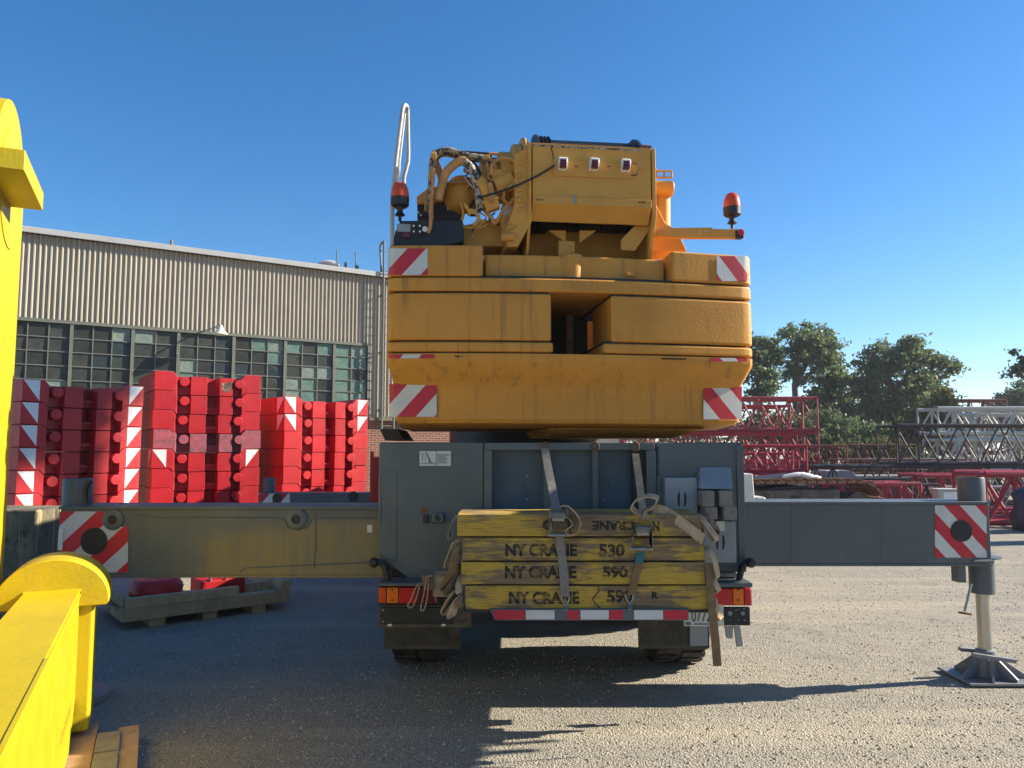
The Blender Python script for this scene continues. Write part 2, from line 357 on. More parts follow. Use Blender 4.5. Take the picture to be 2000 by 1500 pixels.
o = bpy.data.objects.new('gravel', me); COL.objects.link(o); tag(o, 'loose gravel stones scattered over the yard', 'gravel', kind='stuff')

# ================================================================== WAREHOUSE
WD = V((.847, .531, 0)).normalized(); WN = V((WD.y, -WD.x, 0)); W0 = V((-12.667, 20, 0))
def WS(px):
    q = (px - 1000) / FPX; return (20 * q + 12.667) / (WD.x - WD.y * q)
def WP(s, z, out=0.): p = W0 + WD * s + WN * out; return V((p.x, p.y, z))
wh = thing('warehouse', 'long industrial warehouse with ribbed beige cladding above steel sash windows', 'warehouse', WP(4, 0))
SL, SR = -7.0, 14.0; ZT = 7.55; ZC = 5.27; ZW = 3.30
mb = MB(); mb.obox(WP(SL, 0, -.12), WD * (SR - SL), WN * -13, V((0, 0, ZW - .1))); obj('brick_base', mb, 'brick', wh)
mb = MB(); mb.obox(WP(SL, ZW - .1, -.3), WD * (SR - SL), WN * -12.6, V((0, 0, ZT - ZW))); obj('inner_wall', mb, 'dark_under', wh)
mb = MB(); mb.obox(WP(SL - .2, ZT + .02, .16), WD * (SR - SL + .4), WN * -13.4, V((0, 0, .1))); obj('roof', mb, 'roof_metal', wh)
mb = MB(); mb.obox(WP(SL - .2, ZT - .03, .22), WD * (SR - SL + .4), WN * -.06, V((0, 0, .16))); obj('fascia_trim', mb, 'trim_pale', wh, .01)
mb = MB(); mb.obox(WP(SL, ZW - .16, .06), WD * (9.42 - SL), WN * -.2, V((0, 0, .16))); obj('window_sill', mb, 'concrete_old', wh, .01)
# ribbed sheets
pitch = .128; nr = 8
def sheet(s0, n, z0, z1):
    mb = MB(); prof = []
    for i in range(n):
        b = s0 + i * pitch
        prof += [(b, 0), (b + pitch * .46, 0), (b + pitch * .55, .046), (b + pitch * .76, .046)]
    prof.append((s0 + n * pitch, 0))
    mb.loft([[WP(s, z0, q) for s, q in prof], [WP(s, z1, q) for s, q in prof]], cap=False, closed=False)
    return mb
s = SL
while s < SR - .01:
    n = min(nr, int(round((SR - s) / pitch)))
    if n < 1: break
    obj('cladding_sheet', sheet(s, n, ZC if s < 9.35 else 2.88, ZT - .02), 'cladding', wh, smooth=0); s += n * pitch
mb = MB(); mb.obox(WP(SL, ZC - .07, .07), WD * (9.36 - SL), WN * -.1, V((0, 0, .09))); obj('drip_rail', mb, 'sash_steel', wh)
mb = MB(); mb.obox(WP(9.42, 2.78, .08), WD * (SR - 9.42), WN * -.16, V((0, 0, .1))); obj('drip_rail', mb, 'concrete_old', wh)
edges = [(-5.3, 3), (-3.72, 3), (-2.14, 3), (-.58, 3), (.948, 3), (2.436, 2), (3.619, 3), (5.15, 3), (6.68, 3), (8.24, 2), (9.39, 0)]
PATT = {}
lightp = {(4, 0): [2], (5, 0): [0], (6, 0): [], (6, 2): [0], (6, 3): [0], (7, 0): [1, 2], (7, 1): [2], (7, 3): [0], (8, 0): [0, 2], (8, 2): [1, 2], (8, 3): [0, 1], (8, 4): [0, 1], (9, 0): [0, 1], (9, 1): [0, 1], (9, 2): [0], (9, 3): [0, 1], (9, 4): [0, 1], (3, 4): [2], (2, 1): [1]}
rows = 5; rh = (ZC - .07 - ZW) / rows
for k in range(len(edges) - 1):
    (a, np_), b = edges[k], edges[k + 1][0]
    fr = MB(); fr.obox(WP(a - .045, ZW, .05), WD * .09, WN * -.12, V((0, 0, ZC - .07 - ZW)))
    wn_ = obj('window', fr, 'sash_steel', wh, label=None)
    bars = MB(); pw = (b - a - .09) / np_
    for i in range(1, np_): bars.obox(WP(a + .045 + i * pw - .014, ZW, .012), WD * .028, WN * -.05, V((0, 0, ZC - .07 - ZW)))
    for j in range(1, rows): bars.obox(WP(a + .045, ZW + j * rh - .013, .01), WD * (b - a - .09), WN * -.046, V((0, 0, .026)))
    obj('glazing_bars', bars, 'sash_steel', wn_)
    for i in range(np_):
        for j in range(rows):
            p = MB(); jit = RNG.normal(0, .006, 4)
            q = [WP(a + .047 + i * pw + .013, ZC - .07 - (j + 1) * rh + .012, -.02 + jit[0]), WP(a + .043 + (i + 1) * pw - .013, ZC - .07 - (j + 1) * rh + .012, -.02 + jit[1]), WP(a + .043 + (i + 1) * pw - .013, ZC - .07 - j * rh - .012, -.02 + jit[0]), WP(a + .047 + i * pw + .013, ZC - .07 - j * rh - .012, -.02 + jit[1])]
            p.prism(q, WN * -.006)
            mt = random.choice(['pane_3', 'pane_4']) if i in lightp.get((k, j), []) else random.choices(['pane_0', 'pane_1', 'pane_2', 'pane_5'], [5, 4, 1, 4])[0]
            obj('pane', p, mt, wn_, smooth=0)
mb = MB(); mb.obox(WP(9.39 - .03, ZW, .05), WD * .07, WN * -.12, V((0, 0, ZC - .07 - ZW))); obj('window_jamb', mb, 'sash_steel', wh)
# wall lamp
sl_ = WS(416); lz = 5.30
lm = obj('wall_lamp', MB().tube(spline([WP(sl_, lz + .12, .02), WP(sl_, lz + .2, .3), WP(sl_, lz + .12, .62), WP(sl_, lz, .68)]), .022, 8), 'trim_pale', wh)
obj('lamp_shade', MB().lathe(WP(sl_, lz + .04, .68), (0, 0, -1), [(.04, -.06), (.07, .0), (.09, .07), (.21, .2), (.21, .215), (.19, .2), (.05, .06)]), 'lamp_shade', lm)
# roof ladder with hooped stringers
ls = WS(739); ld = MB()
for q in (0, .42):
    ld.tube(spline([WP(ls + q, 2.4, .28), WP(ls + q, 5, .28), WP(ls + q, 8.4, .28), WP(ls + q, 8.65, .2), WP(ls + q, 8.7, .05), WP(ls + q, 8.5, -.05), WP(ls + q, 7.7, .10)]), .035, 8)
ladder = obj('roof_ladder', ld, 'sash_steel', wh)
for i in range(18): obj('rung', MB().cyl(WP(ls, 2.6 + i * .3, .28), WP(ls + .42, 2.6 + i * .3, .28), .014, n=8), 'sash_steel', ladder)
for z in (3.1, 5.0, 6.9): obj('wall_bracket', MB().box((0, 0, 0), (.01, .01, .01)) if 0 else MB().obox(WP(ls - .02, z, .28), WD * .04, WN * -.28, V((0, 0, .04))), 'sash_steel', ladder)
# roof things
def roofp(px, back): return WP(WS(px), ZT + .12, -back)
q = roofp(648, .6); obj('roof_vent', MB().lathe(q, (0, 0, 1), [(.14, 0), (.14, .18), (.34, .2), (.36, .25), (.2, .34), (.02, .36)]), 'roof_metal', wh)
for px, h in ((662, .75), (700, .75), (680, .35), (704, .3), (327, .32), (752, .35)):
    obj('roof_pipe', MB().cyl(roofp(px, .5), roofp(px, .5) + V((0, 0, h)), .02 if h > .5 else .045, n=8), 'sash_steel', wh)
mb = MB(); mb.obox(roofp(690, 1.2) , WD * 1.5, WN * -.5, V((0, 0, .22))); obj('roof_duct', mb, 'rust', wh)

# ================================================================== CRANE
cr = thing('mobile_crane', 'large mobile crane with grey carrier, yellow counterweight and extended outriggers seen from behind', 'crane', (.35, 8.0, 0))
YC = 5.55
# ---- upper works: slewing deck, boom
dk = MB(); dk.obox(UW(-.75, .55, 2.06), SU * 1.5, SD * 3.2, V((0, 0, .5))); obj('slewing_deck', dk, 'dark_under', cr, .03)
obj('slewing_ring', MB().cyl(UW(0, 2.1, 1.84), UW(0, 2.1, 2.1), .85, n=40), 'black', cr)
bm_ = MB(); prof = [(-.42, 2.62), (.42, 2.62), (.46, 2.8), (.46, 3.3), (.36, 3.42), (-.36, 3.42), (-.46, 3.3), (-.46, 2.8)]
bm_.loft([[UW(u, d, z) for u, z in prof] for d in (1.3, 9.5)]); obj('boom', bm_, 'machine_yellow', cr, .02)
# ---- counterweight
def plan(u0, u1, d1, inset=0., rear=None):
    n = 22; lo, hi = u0, u1; a, b = u0, u1
    pts = []
    us = [u0 + (u1 - u0) * i / n for i in range(n + 1)]
    for e in (.005, .02, .04): us += [x for x in (-HW + e, HW - e) if u0 < x < u1]
    for u in sorted(us):
        uu = u
        if u <= -HW + .0001 or u >= HW - .0001: uu = u
        d = arc(u) + (inset if rear is None else rear)
        if inset: uu = u * (HW - inset) / HW
        pts.append((uu, d))
    e0, e1 = pts[0][0], pts[-1][0]
    return pts + [(e1, d1), (e0, d1)]
def ring(pl, z): return [UW(u, d, z) for u, d in pl]
def zl(y): return S(757, y, 0).z
def slab(name, u0, u1, y_top, y_bot, depth, mat='crane_yellow', inset=0., bev=.018, dz=0):
    mb = MB(); pl = plan(u0, u1, depth, inset); mb.loft([ring(pl, zl(y_bot)), ring(pl, zl(y_top))])
    return obj(name, mb, mat, cr, bev, 3)
uL = UL(S(942, 510))[0]; uR = UL(S(1305, 515))[0]
bl1 = slab('counterweight_corner_block', -HW, uL, 478, 539, .75)
bl2 = slab('counterweight_corner_block', uR, HW, 477.5, 538, .75, 'cast_yellow')
cross = slab('counterweight_crossplate', uL - .03, uR + .03, 489, 542, .5, inset=.1)
hc = UL(S(1121, 515, -.02))[0]
obj('guide_post', MB().lathe(UW(hc, .04, zl(541)), (0, 0, 1), [(.078, 0), (.078, zl(487) - zl(541)), (.06, zl(484) - zl(541))]), 'crane_yellow', cr)
slabA = slab('counterweight_plate', -HW, HW, 541, 568, 1.1)
u1 = UL(S(1072, 620))[0]; u2 = UL(S(1187, 620))[0]
slabB1 = slab('counterweight_slab', -HW, u1, 571.5, 664, 1.1)
mb = MB()
pl = plan(u2, HW, 1.1); pl = [(u + (.0), d) for u, d in pl]; pl = pl[:-1] + [(u2 + .35, 1.1), (u2 + .3, .62), (u2, .52)]
mb.loft([ring(pl, zl(664)), ring(pl, zl(571.5))]); slabB2 = obj('counterweight_slab', mb, 'cast_yellow', cr, .022, 3)
u3 = UL(S(1076, 676))[0]; u4 = UL(S(1172, 676))[0]
slab('counterweight_plate', -HW, u3, 667, 687, 1.1); slab('counterweight_plate', u4, HW, 667, 687, 1.1, 'cast_yellow')
mb = MB(); rs = []
for y, ins, rr_ in ((835, .18, .30), (825, .085, .155), (817, .062, .137), (760, .058, .135), (750, .052, .125), (738, .04, .095), (708, .004, .008), (701, 0, 0), (690, 0, 0)):
    rs.append(ring(plan(-HW, HW, 1.25, ins, rr_), zl(y)))
mb.loft(rs); cwb = obj('counterweight_base', mb, 'crane_yellow', cr, smooth=22)
for ya_, yb_, u0_, u1_ in ((536, 543, -HW, HW), (566, 574, -HW, u1), (566, 574, u2, HW), (662, 669, -HW, u3), (662, 669, u4, HW), (685, 692, -HW, u3), (685, 692, u4, HW)):
    mb = MB(); pq = plan(u0_ + .015, u1_ - .015, 1.0, .03); mb.loft([ring(pq, zl(yb_)), ring(pq, zl(ya_))]); obj('seam_packing', mb, 'dark_under', cr)  # dark filler added in the plate gaps, standing in for their shade
# slot back wall and lower bell shape seen from below
mb = MB(); mb.obox(UW(u1 - .05, .92, zl(690)), SU * (u2 - u1 + .1), SD * .15, V((0, 0, zl(571) - zl(690)))); obj('slot_wall', mb, 'dark_under', cr)  # yellow wall coloured dark to imitate the shade inside the slot
mb = MB(); mb.obox(UW((u1 + u2) / 2 + .02, .55, zl(688)), SU * .05, SD * .3, V((0, 0, zl(580) - zl(688)))); obj('slot_guide', mb, 'rust', cr)
# lower hull under the counterweight
mb = MB(); pl1 = [(-.2, .1), (1.05, .16), (1.15, .6), (1.0, 1.3), (-.2, 1.3)]
mb.loft([ring([(u * .8, .15 + d * .9) for u, d in pl1], zl(852)), ring(pl1, zl(834))]); obj('lower_hull', mb, 'crane_yellow', cr, .01)
# hazard sheeting on the counterweight
def on_arc(off=.004, inset=0., rows=None):
    def f(px, py):
        d = 0.
        for _ in range(6):
            p = S(px, py, d); u = max(-HW + .001, min(HW - .001, UL(p)[0])); d = arc(u) + inset - off
        return S(px, py, d)
    return f
panel('warning_panel', 759, 835, 485, 537, on_arc(), M(stripes('haz_a', .92, 485, 796, 73)), bl1)
panel('warning_panel', 1400, 1460, 500, 549, on_arc(), M(stripes('haz_b', -.74, 498, 1403, 60)), bl2)
panel('warning_panel', 760, 853, 750, 814, on_arc(.006, .135), M(stripes('haz_c', .905, 748, 835, 73)), cwb)
panel('warning_panel', 1374, 1449, 755, 819, on_arc(.006, .135), M(stripes('haz_d', -.81, 753, 1421, 68)), cwb)
panel('warning_strip', 759, 848, 692, 700, on_arc(), M(stripes('haz_e', .9, 690, 826, 72)), cwb, ny=2)
panel('warning_strip', 1388, 1459, 699, 706, on_arc(), M(stripes('haz_f', -.9, 698, 1435, 60)), cwb, ny=2)
for y, xs in ((541, (1009, 1233)),):
    for x in xs: obj('drain_lug', MB().obox(S(x - 9, y - 1, -.02), SU * .07, SD * .05, V((0, 0, .03))), 'crane_yellow', cross, .01)
obj('worn_marking', MB().obox(on_arc(.006)(888, 697), SU * .15, SD * .003, V((0, 0, .008))), 'stencil_ink', cwb)
obj('worn_marking', MB().obox(on_arc(.007)(1292, 702), SU * .19, SD * .003, V((0, 0, .01))), 'stencil_ink', cwb)
# ---- winch
wd = -.02
def W(px, py, d=wd): return S(px, py, d)
zt, zb = W(1040, 279).z, W(1040, 426).z
winch = obj('winch_frame', MB().prism([W(1005, 300, .0), W(1005, 400, .0), W(985, 455, .05), W(990, 482, .05), W(1012, 482, .05), W(1040, 430, 0), W(1040, 284, 0)], SD * .9), 'machine_yellow', cr, .008)
# side plates
mb = MB(); pr = UL(W(1277, 290))[0]
mb.prism([UW(pr - .02, d, z) for d, z in ((-.03, zt), (.85, zt), (.85, zb - .25), (.25, zb - .28), (.12, zb - .25), (-.03, zb + .05))], SU * .03); obj('winch_side_plate', mb, 'machine_yellow', winch, .004)
pl_ = UL(W(1037, 290))[0]
mb = MB(); mb.prism([UW(pl_ - .02, d, z) for d, z in ((-.03, zt), (.85, zt), (.85, zb - .25), (.25, zb - .28), (.12, zb - .25), (-.03, zb + .05))], SU * .022); obj('winch_side_plate', mb, 'machine_yellow', winch, .004)
# cover
cov = MB(); z1 = W(1040, 383).z; z2 = W(1040, 399).z
prof = [(-.03, zt), (-.03, z1), (-.045, z1 - .004), (-.045, z2), (-.03, z2 - .01), (.05, zb), (.07, zb), (-.01, z2 + .02), (-.01, zt - .02), (.06, zt - .02), (.06, zt)]
a, b = pl_ + .012, pr - .03
cov.loft([[UW(a, d, z) for d, z in prof], [UW(b, d, z) for d, z in prof]]); cover = obj('winch_cover', cov, 'machine_yellow', winch, .003)
mb = MB(); mb.obox(W(1081, 343, -.041), SU * (UL(W(1232, 330))[0] - UL(W(1081, 330))[0]), SD * .012, V((0, 0, W(1081, 312).z - W(1081, 343).z))); obj('lamp_strip', mb, 'machine_yellow', cover, .002)
for x, y in ((1097, 324), (1158, 325), (1219, 327)):
    zc = W(x, y).z; uc = UL(W(x, y))[0]
    ho = obj('marker_lamp', MB().prism([UW(uc - .034, d, zc + z) for d, z in ((-.037, -.045), (-.05, -.045), (-.095, .0), (-.095, .035), (-.08, .045), (-.037, .045))], SU * .068), 'white_paint', cover, .006)
    obj('lens', MB().obox(UW(uc - .026, -.1, zc - .036), SU * .052, SD * .045, V((0, 0, .06))), 'dark_lens', ho, .006)
for x, y in ((1054, 390), (1254, 395)):
    for k in (-5, 0, 5): obj('bolt', MB().cyl(W(x + k, y, -.046), W(x + k, y, -.052), .006, n=8), 'black', cover)
for x in (1125, 1189): obj('strip_hole', MB().obox(W(x - 3, 326, -.043), SU * .026, SD * .003, V((0, 0, .01))), 'rust', cover)
obj('grab_ring', MB().tube(spline([W(1232, 318, -.04), W(1244, 320, -.05), W(1249, 330, -.05), W(1244, 341, -.05), W(1233, 342, -.04)]), .005, 6), 'rust', cover)
obj('hinge', MB().cyl(W(1253, 285, -.035), W(1272, 287, -.035), .012, n=8), 'rust', cover); obj('latch', MB().obox(W(1121, 397, -.052), SU * .02, SD * .008, V((0, 0, .07))), 'light_grey', cover, .003)
obj('cable_stain', MB().tube([W(1076, 284, -.032), W(1077, 292, -.032), W(1080, 298, -.032), W(1081, 312, -.034)], .004, 6), 'rust', cover)
obj('seam_strip', MB().obox(W(1041, 285, -.034), SU * .85, SD * .006, V((0, 0, .012))), 'hose_worn', cover)
# drum with rope
zc = (zt + zb) / 2 + .095; dc = .36
dr = obj('winch_drum', MB().cyl(UW(a + .02, dc, zc), UW(b - .02, dc, zc), .33, n=40), 'rope', winch)
mb = MB(); nn = 20
n_t = 34
for i in range(n_t):
    u = a + .1 + (b - a - .2) * i / (n_t - 1)
    mb.lathe(UW(u, dc, zc), SU, [(.33, -.012), (.352, -.008), (.358, 0), (.352, .008), (.33, .012)], 32)
obj('rope', mb, 'rope', dr)
for u in (a + .05, b - .06): obj('drum_flange', MB().cyl(UW(u, dc, zc), UW(u + .02, dc, zc), .39, n=40), 'rope', dr)
for i, x in enumerate((1062, 1070, 1078)): obj('rope_wrap', MB().lathe(UW(a + .10 + i * .03, dc, zc), SU, [(.35, -.014), (.384, 0), (.35, .014)], 32), 'black', dr)
# struts below winch
pm = UL(W(1117, 470))[0]
obj('winch_pedestal', MB().prism([UW(pm - .065, .18, W(1117, 492).z), UW(pm + .065, .18, W(1117, 492).z), UW(pm + .065, .18, W(1117, 456).z), UW(pm - .065, .18, W(1117, 456).z)], SD * .2), 'machine_yellow', winch, .006)
obj('gusset', MB().prism([W(1072, 450, .2), W(1105, 474, .2), W(1105, 450, .2)], SD * .02), 'machine_yellow', winch)
obj('gusset', MB().prism([W(1132, 474, .2), W(1165, 450, .2), W(1132, 450, .2)], SD * .02), 'machine_yellow', winch)
mb = MB(); mb.prism([W(1213, 488, .1), W(1240, 490, .1), W(1275, 440, .1), W(1255, 425, .1), W(1213, 468, .1)], SD * .03); obj('winch_bracket', mb, 'machine_yellow', winch, .004)
mb = MB(); mb.obox(UW(-.62, .50, zl(486)), SU * 1.3, SD * .5, V((0, 0, .38))); obj('rear_bulkhead', mb, 'machine_yellow', cr, .02)
mb = MB(); mb.obox(UW(-.5, .40, zl(486)), SU * 1.1, SD * .08, V((0, 0, .07))); obj('cross_tube', mb, 'dark_under', cr, .02)
# ---- hydraulic plant left of the winch
plant = obj('pump_mount', MB().prism([W(905, 480, .22), W(905, 440, .22), W(950, 430, .22), W(1005, 420, .22), W(1005, 482, .22)], SD * .3), 'machine_yellow', cr, .008)
tk = UL(W(902, 370, .25)); zk = W(902, 392, .25).z
obj('oil_tank', MB().lathe(UW(tk[0], .30, zk - .09), (0, 0, 1), [(.02, 0), (.10, .03), (.135, .08), (.145, .13), (.145, .21), (.125, .235), (.095, .24), (.09, .27), (.06, .29), (.01, .295)]), 'machine_yellow', plant)
obj('tank_flange', MB().prism([W(876, 358, .12), W(925, 356, .12), W(938, 362, .12), W(925, 352, .16), W(880, 352, .16)], SD * .15), 'machine_yellow', plant)
mb = MB(); mb.prism([W(815, 428, .3), W(815, 384, .3), W(842, 365, .3), W(868, 365, .3), W(868, 382, .3), W(900, 392, .3), W(905, 428, .3)], SD * .05); obj('black_panel', mb, 'black', plant, .004)
mb = MB(); mb.prism([W(814, 398, .24), W(814, 384, .24), W(840, 364, .24), W(868, 366, .24), W(850, 396, .24)], SD * .04); obj('guard_plate', mb, 'machine_yellow', plant, .004)
mb = MB(); mb.prism([W(766, 478, .05), W(772, 452, .05), W(782, 431, .05), W(903, 430, .05), W(906, 472, .05), W(868, 480, .05)], SD * .35); lb = obj('lamp_bracket', mb, 'black', plant, .006)
mb = MB(); mb.obox(W(775, 452, .03), SU * .10, SD * .02, V((0, 0, .06))); obj('grey_plate', mb, 'light_grey', lb, .004)
mb = MB(); mb.obox(W(786, 464, .03), SU * .055, SD * .02, V((0, 0, .045))); obj('red_lamp', mb, 'dark_lens', lb, .004)
for x, y in ((808, 441), (820, 441), (808, 452), (820, 452), (873, 395), (875, 408), (817, 415), (822, 420)):
    obj('bolt', MB().cyl(W(x, y, .05 if y > 430 else .3), W(x, y, .03 if y > 430 else .285), .008, n=10), 'white_paint', lb)
obj('sticker', MB().lathe(W(830, 448, .04), -SD, [(.02, 0), (.02, .012), (.004, .014)]), 'white_paint', lb)
def hose(pts, r, mat='hose_yellow', d0=.08, name='hose'):
    return obj(name, MB().tube(spline([W(x, y, d0 if len(q) == 0 else q[0]) for x, y, *q in pts], 7), r, 10), mat, plant)
hose([(838, 448), (842, 425), (841, 380), (842, 320), (852, 298), (875, 292), (910, 302), (950, 308)], .019, 'hose_worn')
hose([(840, 395, .14), (843, 340, .14), (850, 312, .14), (868, 300, .14), (920, 310, .14), (1000, 316, .14)], .024, 'hose_worn')
hose([(846, 318, .18), (850, 300, .18), (880, 298, .18), (960, 303, .18)], .02, 'black')
hose([(856, 392), (863, 360), (873, 335), (895, 316), (910, 314)], .033, 'hose_yellow', .05)
hose([(905, 315), (920, 328), (930, 355), (935, 385), (938, 410)], .032, 'hose_worn', .05)
hose([(918, 318, .10), (928, 330, .10), (935, 345, .10)], .03, 'black')
hose([(926, 330, .04), (933, 358, .04), (938, 385, .04), (936, 415, .04)], .012, 'black')
hose([(850, 296, .2), (851, 320, .2), (862, 345, .2), (862, 368, .2), (850, 390, .2)], .032, 'hose_yellow')
hose([(832, 412, .12), (834, 390, .12), (842, 360, .12), (845, 325, .12)], .016, 'hose_yellow')
hose([(836, 455, .02), (841, 440, .02), (842, 400, .02), (845, 362, .02), (847, 330, .02)], .013, 'hose_yellow')
hose([(960, 342), (962, 320), (980, 309), (1002, 313), (1011, 332), (1005, 355), (990, 368)], .013, 'hose_yellow', .02)
hose([(955, 300, .1), (975, 302, .1), (1005, 314, .1), (1020, 320, .1)], .012, 'hose_yellow')
hose([(940, 385, -.02), (970, 376, -.02), (1005, 364, -.03), (1050, 343, -.05), (1083, 323, -.05)], .0075, 'rope', name='lamp_cable')
hose([(956, 358, .0), (962, 380, .0), (958, 395, .0)], .02, 'hose_yellow')
hose([(940, 345, .04), (950, 370, .02), (958, 392, .0)], .017, 'hose_yellow')
for pts in ([(900, 395), (905, 415), (902, 435), (912, 445), (935, 440)], [(915, 420), (922, 410), (935, 425), (925, 440)], [(945, 410), (960, 425), (965, 436), (975, 425), (985, 405)], [(940, 400), (930, 415), (940, 432), (950, 428)], [(1005, 365), (1008, 385), (1002, 400)], [(985, 375), (983, 390), (995, 398), (1003, 388)], [(908, 398), (915, 410), (925, 415)], [(950, 318), (955, 345), (948, 360)], [(965, 312), (968, 330), (960, 345)], [(975, 385), (985, 395), (980, 410)]):
    hose(pts, .010 + random.random() * .005, random.choice(['hose_yellow', 'machine_yellow']), .04 + random.random() * .06)
for i in range(16):
    x_, y_ = random.uniform(905, 1000), random.uniform(318, 440); hose([(x_, y_), (x_ + random.uniform(-14, 14), y_ + random.uniform(4, 18)), (x_ + random.uniform(-18, 18), y_ + random.uniform(14, 30)), (x_ + random.uniform(-10, 22), y_ + random.uniform(20, 44))], random.choice([.006, .008, .01]), random.choice(['hose_yellow', 'machine_yellow', 'hose_worn', 'black']), random.uniform(.02, .2))
for x_, y_ in ((842, 345), (848, 306), (905, 314), (934, 365), (862, 362), (940, 398), (1000, 314), (952, 308), (842, 420)): obj('hose_clamp', MB().cyl(W(x_ - 4, y_, .07), W(x_ + 4, y_ - 1, .07), .034 if x_ < 940 else .02, n=12), 'black' if x_ % 2 else 'machine_yellow', plant, .003)
# winch motor and gearbox
mu = UL(W(1000, 345, .3))[0]
obj('gearbox', MB().lathe(UW(mu + .05, .28, W(990, 350, .3).z), -SU, [(.26, 0), (.26, .06), (.2, .08), (.2, .16), (.13, .18), (.13, .3), (.08, .32), (.01, .32)], 28), 'machine_yellow', plant)
obj('gear_ring', MB().lathe(UW(mu + .1, .32, W(990, 345, .3).z), -SU, [(.30, 0), (.31, .02), (.30, .04), (.05, .05)], 32), 'machine_yellow', plant)
obj('valve_block', MB().obox(W(952, 412, .0), SU * .10 + V((0, 0, .04)), SD * .1, V((0, 0, .07)) - SU * .03), 'machine_yellow', plant, .008)
obj('valve_block', MB().obox(W(960, 352, .06), SU * .09, SD * .12, V((0, 0, .09))), 'machine_yellow', plant, .008)
obj('motor', MB().cyl(W(938, 352, .04), W(962, 402, .04), .042, n=16), 'machine_yellow', plant)
obj('motor', MB().cyl(W(965, 365, .1), W(1000, 352, .1), .075, n=18), 'machine_yellow', plant)
for x, y, r in ((968, 388, .016), (945, 396, .014), (951, 396, .014), (1012, 372, .02), (1012, 392, .025), (1012, 345, .02), (1016, 320, .016), (1015, 410, .016)):
    obj('fitting', MB().cyl(W(x - 3, y, .0), W(x + 5, y - 2, .0), r, n=10), 'machine_yellow', plant)
mb = MB(); mb.prism([W(975, 420, .1), W(1005, 420, .1), W(1002, 458, .1), (W(982, 458, .1))], SD * .1); obj('pedestal', mb, 'machine_yellow', plant, .006)
for x in (1008, 1014, 1021, 1028):
    yy = random.randint(286, 300); obj('lever_plate', MB().prism([W(x, yy, .02), W(x + 4, yy, .02), W(x + 5, 420, .02), W(x, 440, .02)], SD * .12), 'machine_yellow', winch, .003)
obj('pivot_tube', MB().cyl(W(978, 463, .02), W(1003, 463, .02), .03, n=14), 'machine_yellow', plant)
# far rail behind the plant
rl = MB()
for a_, b_ in (((940, 316), (1000, 320)), ((940, 330), (1000, 333)), ((944, 316), (944, 345)), ((962, 316), (962, 345))): rl.cyl(W(*a_, .9), W(*b_, .9), .014, n=8)
obj('deck_rail', rl, 'machine_yellow', cr)
# white guard rail
gr = MB(); gr.tube([W(766, 480, .06), W(766, 388, .06), W(775, 300, .06), W(786, 214, .06), W(788.5, 207, .08), W(792, 205, .12), W(795, 208, .18), W(796, 216, .22), W(797.5, 300, .3), W(797, 316, .3), W(789, 346, .3), W(788, 375, .3)], .0155, 10)
gr.tube([W(790, 222, .1), W(779, 320, .1), W(779, 350, .1)], .012, 8)
obj('guard_rail', gr, 'rail_grey', cr)
obj('rail_gusset', MB().prism([W(772, 328, .06), W(784, 358, .06), W(768, 372, .06)], SD * .01), 'white_paint', cr)
def beacon(px, pyt, pyb, d, foot):
    q = W(px, pyb, d); h = W(px, pyt, d).z - q.z
    b_ = obj('beacon', MB().lathe(q, (0, 0, 1), [(.05, -.012), (.066, .0), (.069, h * .32), (.06, h * .34), (.01, h * .35)]), 'black', cr)
    obj('lens', MB().lathe(q, (0, 0, 1), [(.068, h * .33), (.067, h * .5), (.058, h * .75), (.042, h * .93), (.018, h), (.001, h * 1.01)]), 'orange_lens', b_)
    f = W(px, foot, d)
    obj('stem', MB().lathe(f, (0, 0, 1), [(.012, 0), (.012, (q.z - f.z) * .35), (.038, (q.z - f.z) * .38), (.03, (q.z - f.z) * .5), (.02, (q.z - f.z) * .6), (.028, (q.z - f.z))]), 'black', b_)
beacon(781, 356, 402, .05, 432); beacon(1430, 377, 420, .12, 446)
# right side: tank, mast, lamp arm
ra = obj('pivot_housing', MB().prism([W(1262, 490, .3), W(1262, 400, .3), W(1272, 380, .3), W(1300, 436, .3), W(1322, 448, .3), W(1342, 490, .3)], SD * .3), 'machine_yellow', cr, .006)
obj('side_tank', MB().lathe(W(1258, 367, .35), SU, [(.062, 0), (.062, .21), (.066, .215), (.066, .228), (.06, .235), (.005, .236)], 28), 'machine_yellow', ra)
obj('mast', MB().cyl(W(1292, 470, .42), W(1292, 380, .42), .072, n=24), 'machine_yellow', ra)
rl = MB()
for a_, b_ in (((1282, 334), (1312, 334)), ((1282, 347), (1312, 347)), ((1282, 347), (1282, 330)), ((1297, 347), (1297, 334)), ((1312, 347), (1312, 334))): rl.cyl(W(*a_, .5), W(*b_, .5), .009, n=8)
obj('small_rail', rl, 'machine_yellow', ra)
arm = MB(); arm.prism([W(1304, 445, .1), W(1392, 444, .1), W(1392, 447, .1), W(1453, 447, .1), W(1453, 465, .1), W(1306, 464, .1)], SD * .05); arm_o = obj('lamp_arm', arm, 'machine_yellow', ra, .004)
obj('arm_plate', MB().prism([W(1274, 444, .09), W(1312, 443, .09), W(1312, 462, .09), W(1276, 460, .09)], SD * .07), 'machine_yellow', arm_o, .004)
for x in (1281, 1292): obj('bolt', MB().cyl(W(x, 452, .08), W(x, 452, .095), .013, n=12), 'machine_yellow', arm_o)
for x, y in ((1366, 452), (1378, 452), (1367, 457)): obj('hole', MB().cyl(W(x, y, .096), W(x, y, .11), .005, n=8), 'white_paint', arm_o)
obj('end_lamp', MB().obox(W(1438, 464, .085), SU * .064, SD * .06, V((0, 0, .06))), 'black', arm_o, .005)
obj('lens', MB().lathe(W(1447, 454.5, .084), -SD, [(.026, 0), (.026, .008), (.004, .012)]), 'red_lens', arm_o)

